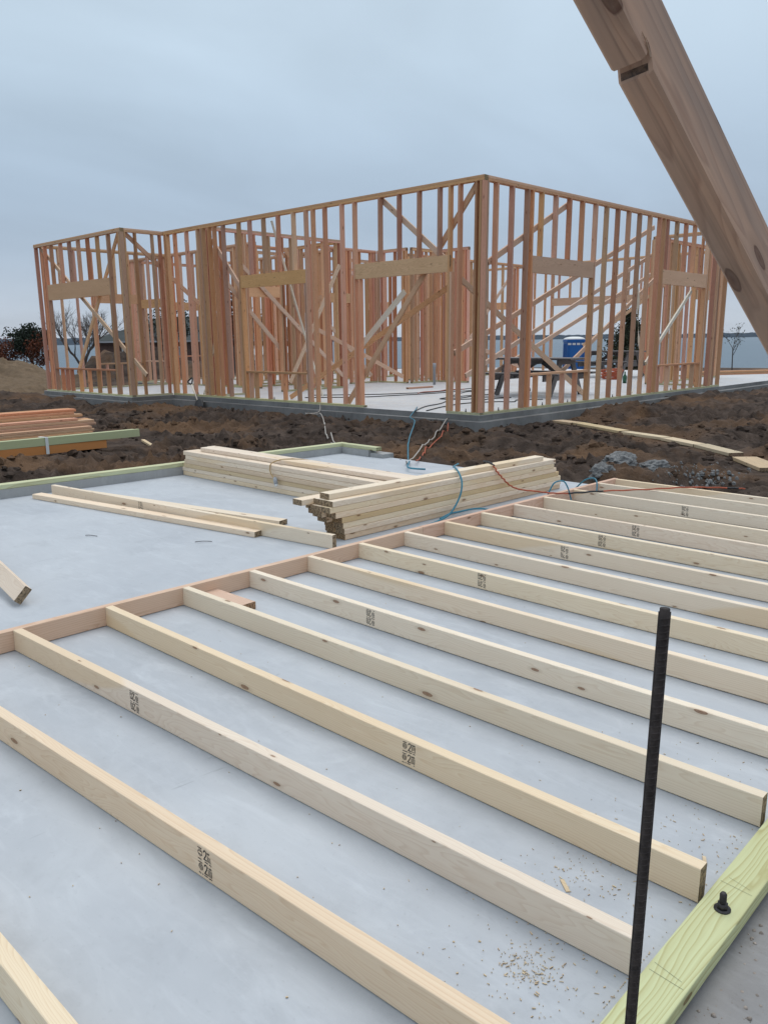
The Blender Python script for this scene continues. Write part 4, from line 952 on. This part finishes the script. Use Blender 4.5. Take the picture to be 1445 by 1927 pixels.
lump('concrete_rubble', (-0.52, 5.95, -0.07), (0.12, 0.15, 0.11), 0.3, 1, 'rounded grey concrete lump, left one of the rubble by the frame corner')
lump('concrete_rubble', (-0.62, 6.50, -0.03), (0.16, 0.27, 0.115), 0.1, 2, 'largest grey concrete lump behind the frame corner')
lump('concrete_rubble', (-0.33, 6.72, -0.08), (0.11, 0.17, 0.08), -0.5, 3, 'grey concrete lump right of the largest rubble piece')
lump('concrete_rubble', (-0.36, 6.12, -0.12), (0.06, 0.07, 0.05), 0.9, 4, 'smallest grey concrete bit between the larger lumps')
mb = MB()
for _ in range(450):
    x = rs.gauss(0.2, 0.15); y = rs.gauss(6.62, 0.27); r_ = 0.006+0.022*rs.random()**3; z = th(x, y)
    vs_ = [(x+math.cos(k*1.047+rs.random())*r_*rr_, y+math.sin(k*1.047)*r_*rr_, z+q*r_) for q, rr_ in ((-0.5, 1), (0.4, 0.9), (0.8, 0.4)) for k in range(6)]
    mb.add(vs_, [(i*6+j, i*6+(j+1) % 6, (i+1)*6+(j+1) % 6, (i+1)*6+j) for i in range(2) for j in range(6)] + [tuple(range(12, 18))])
tag(mb.build('concrete_crumbs', M['rubble']), 'crumbled grey concrete spill on the dirt behind the frame', 'rubble', None, 'stuff')
# clods
mb = MB()
for _ in range(12000):
    x = rs.uniform(-13, 3); y = rs.uniform(1.5, 12)
    if th(x, y) < -0.4: continue
    if noise.noise(Vector((x*0.8, y*0.8, 3))) < rs.uniform(-0.5, 0.5): continue
    z = th(x, y); r_ = 0.010 + 0.06*rs.random()**4
    vs_ = []
    for q, rr_ in ((-0.6, 0.8), (0.25, 1.0), (0.8, 0.55)):
        for k in range(6): a = k*1.047+rs.uniform(-.3, .3); s_ = r_*rr_*rs.uniform(.65, 1.25); vs_.append((x+math.cos(a)*s_*1.2, y+math.sin(a)*s_, z+q*r_*0.8*rs.uniform(.7, 1.2)))
    mb.add(vs_, [(i*6+j, i*6+(j+1) % 6, (i+1)*6+(j+1) % 6, (i+1)*6+j) for i in range(2) for j in range(6)] + [tuple(range(12, 18))])
tag(mb.build('dirt_clods', M['dirt']), 'loose clods of dark clay scattered over the trench', 'clods', None, 'stuff')
# cords over the dirt
def dirt_cord(name, pts, mat, r, label):
    P_ = [(x, y, (th(x, y) + r + 0.025) if h is None else h) for x, y, h in pts]
    q = smooth_path(P_, 8); q = [Vector((p.x, p.y, max(p.z, (max(th(p.x+ax_, p.y+ay_) for ax_ in (-.03, 0, .03) for ay_ in (-.03, 0, .03)) + r + 0.004) if th(p.x, p.y) > -0.4 else -9))) for p in q]
    m = MB(); m.tube(q, r, 8); return tag(m.build(name, mat, None, None, True), label, 'cord')
hz0 = HC.z
dirt_cord('air_hose', [(*U(0.55, 1.75).xy, hz0+0.012), (*U(0.05, 1.35).xy, hz0+0.012), (*U(-0.22, 1.22).xy, 0.03), (-4.94, 8.25, None), (-3.68, 6.68, None), (-2.72, 5.57, None), (-2.2, 5.0, 0.012), (-1.95, 4.7, 0.01), (-1.75, 4.72, 0.01)], M['blue_hose'], 0.009, 'teal hose running from the doorway down over the dirt bank')
dirt_cord('power_cord', [(-4.9, 9.05, None), (-4.77, 8.89, None), (-4.09, 7.95, None), (-3.43, 6.87, None), (-2.72, 5.84, None), (-2.15, 5.05, 0.02)], M['orange_cord'], 0.008, 'orange cord trailing over the dirt bank beside the pale one')
dirt_cord('power_cord', [(-4.9, 8.95, None), (-4.68, 8.75, None), (-4.07, 7.71, None), (-3.03, 6.19, None), (-2.49, 5.33, None), (-2.2, 4.95, 0.02)], M['grey_cord'], 0.008, 'pale grey cord trailing over the dirt bank beside the orange one')
dirt_cord('power_cord', [(*U(-0.02, 3.6).xy, hz0+0.012), (*U(-0.24, 3.4).xy, 0.0), (-6.98, 7.81, None), (-6.76, 7.97, None), (-4.99, 6.43, None), (-3.95, 5.66, None), (-3.7, 5.3, 0.06)], M['grey_cord'], 0.008, 'thin grey green cord snaking over the dirt below the left wall')

# ------------------------------------------------------------------ background
# form boards and lumber at the far slab edge
for k in range(3):
    o = board('far_board', U(14.2, 2.6, 0.02+k*0.039), U(17.6+0.1*k, 0.5, 0.02+k*0.039), 0.038, 0.20, (0, 0, 1), 'fir')
    tl(o, ('bottom', 'middle', 'top')[k] + ' pinkish board of the low pile at the far right slab edge', 'board', 'boards at the far slab edge')
# portable toilet
tc_ = Matrix.Translation((-16.75, 33.35, -0.85)) @ Matrix.Rotation(R(43), 4, 'Z') @ Matrix.Diagonal((0.74, 0.74, 0.95, 1))
t = thing('portable_toilet', 'blue portable toilet with a white roof near the lake', 'toilet', tc_)
m = MB(); m.box((-0.56, -0.58, 0.12), (0.56, 0.58, 2.12)); m.box((-0.60, -0.62, 0), (0.60, 0.62, 0.12)); m.box((-0.59, -0.61, 2.0), (0.59, 0.61, 2.08))
for x in (-0.4, -0.2, 0, 0.2, 0.4): m.box((x-0.03, 0.58, 0.2), (x+0.03, 0.60, 1.9)); m.box((-0.58, x-0.03, 0.2), (-0.561, x+0.03, 1.9))
m.build('cabin', M['blue'], t, tc_)
m = MB(); m.box((-0.40, -0.605, 0.14), (0.40, -0.583, 1.95)); m.build('door', plain('blue_door', (0.015, 0.13, 0.42), 0.5, 0.4), t, tc_)
m = MB()
for i in range(7):
    a = i/6*math.pi/2
    for x, y in ((-1, -1), (1, -1), (1, 1), (-1, 1)): m.v.append(Vector((x*0.56*math.cos(a*0.92), y*0.58*math.cos(a*0.92), 2.121+0.13*math.sin(a))))
for i in range(6):
    for j in range(4): m.f.append((i*4+j, i*4+(j+1) % 4, i*4+4+(j+1) % 4, i*4+4+j))
m.f.append((24, 25, 26, 27)); m.build('roof', M['white_plastic'], t, tc_)
m = MB()
for x in (-0.42, -0.14, 0.14, 0.42): m.box((x-0.1, -0.625, 1.85), (x+0.1, -0.606, 1.95))
m.build('vent', M['white_plastic'], t, tc_)

# neighbouring brick house
bh_m = Matrix.Translation((-62.5, 40.5, -1.35)) @ Matrix.Rotation(math.atan2(40.27-33.31, -57.05+64.5), 4, 'Z')
bh = thing('brick_house', 'low red brick house with a dark grey hip roof beyond the frame on the left', 'house', bh_m)
g = G('red_brick'); tcn = g.new('ShaderNodeTexCoord'); br = g.new('ShaderNodeTexBrick'); br.inputs['Scale'].default_value = 4.0
br.inputs['Color1'].default_value = (0.12, 0.058, 0.045, 1); br.inputs['Color2'].default_value = (0.075, 0.038, 0.032, 1); br.inputs['Mortar'].default_value = (0.2, 0.17, 0.15, 1)
g.l(g.mapping(tcn.outputs['Object'], (1, 1, 1), rot=(R(90), 0, 0)), br.inputs['Vector']); g.color(br.outputs['Color']); g.rough(0.9, 0.1)
Lh, Dh = 19.0, 10.0
m = MB(); m.box((-6.6, 0, -0.5), (Lh-6.6, Dh, 2.75)); m.build('wall', g.m, bh, bh_m)
g = G('shingles'); tcn = g.new('ShaderNodeTexCoord'); g.color(g.mix(g.noise(g.mapping(tcn.outputs['Object'], (1, 1, 6)), 2, 5, 0.7), (0.045, 0.052, 0.05), (0.085, 0.09, 0.088))); g.rough(0.9, 0.1)
m = MB(); x0, x1, y0, y1 = -7.2, Lh-6.0, -0.6, Dh+0.6
m.add([(x0, y0, 2.76), (x1, y0, 2.76), (x1, y1, 2.76), (x0, y1, 2.76), (x0+5.6, Dh/2, 5.0), (x1-5.6, Dh/2, 5.0)], [(0, 1, 5, 4), (1, 2, 5), (2, 3, 4, 5), (3, 0, 4), (3, 2, 1, 0)])
m.build('roof', g.m, bh, bh_m)
m = MB(); m.box((x0-0.03, y0-0.03, 2.60), (x1+0.03, y0+0.02, 2.755)); m.build('fascia', M['grey_pvc'], bh, bh_m)
for x in (-3.5, 0.5, 4.5, 8.5):
    m = MB(); m.box((x-0.75, -0.06, 0.9), (x+0.75, 0.02, 2.2)); wn_ = m.build('window', M['white_plastic'], bh, bh_m)
    m = MB(); m.box((x-0.66, -0.075, 0.99), (x-0.03, -0.062, 2.11)); m.box((x+0.03, -0.075, 0.99), (x+0.66, -0.062, 2.11)); m.build('pane', plain('window_glass', (0.30, 0.34, 0.36), 0.15, 0.5), wn_, bh_m)
# pale shed glimpsed behind the frame
sm = Matrix.Translation((-50.5, 44.0, -1.3)) @ Matrix.Rotation(R(42), 4, 'Z')
sh_ = thing('white_shed', 'small white shed glimpsed between the studs under the russet tree', 'shed', sm)
m = MB(); m.box((-2.2, -1.5, -0.4), (2.2, 1.5, 1.5)); m.build('wall', M['white_plastic'], sh_, sm)
m = MB(); m.add([(-2.4, -1.7, 1.45), (2.4, -1.7, 1.45), (2.4, 1.7, 1.45), (-2.4, 1.7, 1.45), (-2.4, 0, 2.1), (2.4, 0, 2.1)], [(0, 1, 5, 4), (2, 3, 4, 5), (0, 4, 3), (1, 2, 5), (3, 2, 1, 0)]); m.build('roof', M['grey_pvc'], sh_, sm)

# trees
def limb(m, p, d, L_, r, depth, rr_, tips, spread=0.6, up_=0.25, n=5, kids=(2, 4)):
    pts = [p]; q = p.copy(); dd = d.copy(); seg = 4
    for i in range(seg):
        dd = (dd + Vector((rr_.gauss(0, .13), rr_.gauss(0, .13), rr_.gauss(0, .08) + up_*0.12))).normalized(); q = q + dd*L_/seg; pts.append(q.copy())
    m.tube(pts, [r*(1-0.5*i/seg) for i in range(seg+1)], n, False)
    if depth == 0: tips.append((q, dd)); return
    for k in range(rr_.randint(*kids)):
        t = rr_.uniform(0.45, 1.0); base = pts[min(seg, int(t*seg+0.5))]
        ax_ = Vector((rr_.gauss(0, 1), rr_.gauss(0, 1), rr_.gauss(0, 0.6))).normalized()
        nd = (dd + ax_*spread + Vector((0, 0, up_))).normalized()
        limb(m, base, nd, L_*rr_.uniform(0.55, 0.8), r*0.5, depth-1, rr_, tips, spread, up_, max(3, n-1), kids)
        tips.append((base, nd))
def leaves(m, centers, n, spread, size, rr_, squash=0.8):
    for c, _ in centers:
        for k in range(n):
            p = c + Vector((rr_.gauss(0, spread), rr_.gauss(0, spread), rr_.gauss(0, spread*squash))); a = Vector((rr_.gauss(0, 1), rr_.gauss(0, 1), rr_.gauss(0, 1))).normalized(); b = a.orthogonal().normalized(); s_ = size*rr_.uniform(.5, 1.3)
            k0 = len(m.v); m.v += [p-a*s_, p+b*s_*0.55, p+a*s_, p-b*s_*0.55]; m.f.append((k0, k0+1, k0+2, k0+3))
def tree(name, loc, h, seed, label, leafm=None, nleaf=0, lsize=0.1, lspread=0.3, depth=3, r=None, lean=(0, 0), spread=0.6, kids=(2, 4), trunk_f=0.4, up_=0.25, group=None):
    rr_ = random.Random(seed); m0 = Matrix.Translation(loc); t = thing(name, label, 'tree', m0, group)
    m = MB(); tips = []; r = r or h*0.02
    d = Vector((lean[0], lean[1], 1)).normalized(); base = Vector((0, 0, -0.3)); topp = base + d*(h*trunk_f+0.3)
    m.tube([base, base.lerp(topp, .5) + Vector((rr_.gauss(0, .02)*h, 0, 0))*0.3, topp], [r*1.25, r, r*0.8], 8, False); m.build('trunk', M['bark'], t, m0, True)
    m = MB()
    for k in range(rr_.randint(4, 6)):
        a = k*2.4+rr_.random(); nd = Vector((math.cos(a)*spread, math.sin(a)*spread, rr_.uniform(0.5, 1.1))).normalized()
        limb(m, base.lerp(topp, rr_.uniform(0.75, 1.0)), nd, h*(1-trunk_f)*rr_.uniform(.42, .58), r*0.55, depth, rr_, tips, spread, up_, 5, kids)
    m.build('branches', M['twig'], t, m0)
    if leafm:
        m = MB(); leaves(m, tips, nleaf, lspread, lsize, rr_); m.build('crown', M[leafm], t, m0)
    return t
tree('oak_tree', (-42.4, 19.15, -1.1), 3.35, 21, 'dark evergreen oak with a leaning trunk at the far left', 'leaf_dark', 17, 0.075, 0.12, 3, 0.085, (-0.05, -0.08), 0.66, (2, 3), 0.50)
tree('russet_shrub', (-42.2, 17.9, -0.85), 2.5, 22, 'dense russet brown shrub at the far left beside the oak', 'leaf_red', 34, 0.06, 0.17, 3, 0.05, (0, 0), 0.6, (2, 3), 0.12)
tree('low_bush', (-40.6, 17.2, -0.8), 0.9, 27, 'low olive bush at the foot of the russet shrub', 'leaf_olive', 20, 0.06, 0.16, 2, 0.03, (0, 0), 0.8, (2, 3), 0.1)
tree('bare_tree', (-55.5, 28.6, -1.6), 6.0, 23, 'leafless grey tree with fine twigs in front of the brick house', None, 0, 0, 0, 4, 0.20, (0, 0), 0.6, (3, 5), 0.22)
tree('russet_tree', (-46.5, 36.0, -1.6), 5.9, 24, 'tall russet tree seen through the middle of the left wall', 'leaf_red', 14, 0.11, 0.3, 3, 0.14, (0, 0), 0.55, (2, 3), 0.35)
tree('live_oak', (-51.0, 33.0, -1.6), 6.4, 25, 'tall dark tree seen between studs right of the brick house', 'leaf_dark', 9, 0.11, 0.3, 3, 0.15, (0, 0), 0.6, (2, 3), 0.4)
tree('sapling', (-12.0, 40.6, -0.85), 3.0, 26, 'slender young tree with a few leaves by the water at the right', 'leaf_olive', 2, 0.045, 0.10, 2, 0.03, (-0.03, 0), 0.55, (2, 3), 0.5)
# cedar
rr_ = random.Random(31); m0 = Matrix.Translation((-18.05, 41.3, -0.95)); t = thing('cedar_tree', 'dark bushy cedar tree by the water behind the right wall', 'tree', m0)
m = MB(); m.tube([(0, 0, -0.3), (0.03, 0, 1.2), (0, 0.02, 3.2)], [0.13, 0.09, 0.03], 8, False)
tips = []
for k in range(70):
    z = rr_.uniform(0.15, 3.35); rad_ = 1.30*(1-(z/3.9)**1.6)*rr_.uniform(0.55, 1.12); a = rr_.uniform(0, 6.28)
    e = Vector((math.cos(a)*rad_, math.sin(a)*rad_, z+rad_*0.45)); s_ = Vector((0, 0, z)); m.tube([s_, s_.lerp(e, .5)+Vector((0, 0, -0.04)), e], [0.025, 0.015, 0.006], 4, False)
    for q in range(7): tips.append((s_.lerp(e, 0.25+0.75*q/6), None))
m.build('trunk', M['bark'], t, m0)
m = MB(); leaves(m, tips, 15, 0.12, 0.075, rr_, 1.3); m.build('crown', M['leaf_cedar'], t, m0)
# dead stumps in the shallow water
for k, (x, y, hgt) in enumerate(((-11.5, 105, 0.45), (-6.5, 104, 0.5), (-12, 190, 0.8), (-4, 195, 0.9), (2, 200, 0.8), (10, 205, 0.9), (-20, 200, 0.7), (6, 130, 0.5))):
    m = MB(); m.tube([(x, y, -2.2), (x+0.1, y, -1.78+hgt*0.6), (x-0.15, y, -1.78+hgt)], [0.35, 0.3, 0.15], 7)
    tag(m.build('stump', M['bark'], None, None), 'dark dead stump in the shallow lake water at the right', 'stump', 'stumps in the lake')

# ------------------------------------------------------------------ lake haze
g = G('haze_air'); g.n.remove(g.b); pv = g.new('ShaderNodeVolumePrincipled'); pv.inputs['Color'].default_value = (0.80, 0.87, 0.95, 1); pv.inputs['Density'].default_value = 0.00010; pv.inputs['Anisotropy'].default_value = 0.2
g.l(pv.outputs[0], g.n['Material Output'].inputs['Volume'])
mb = MB(); mb.box((-1900, -1900, -4.2), (1900, 1900, 18))
hz = mb.build('haze', g.m); hz['kind'] = 'stuff'; hz['label'] = 'thin pale blue air haze over the lake and far shore'; hz['category'] = 'haze'
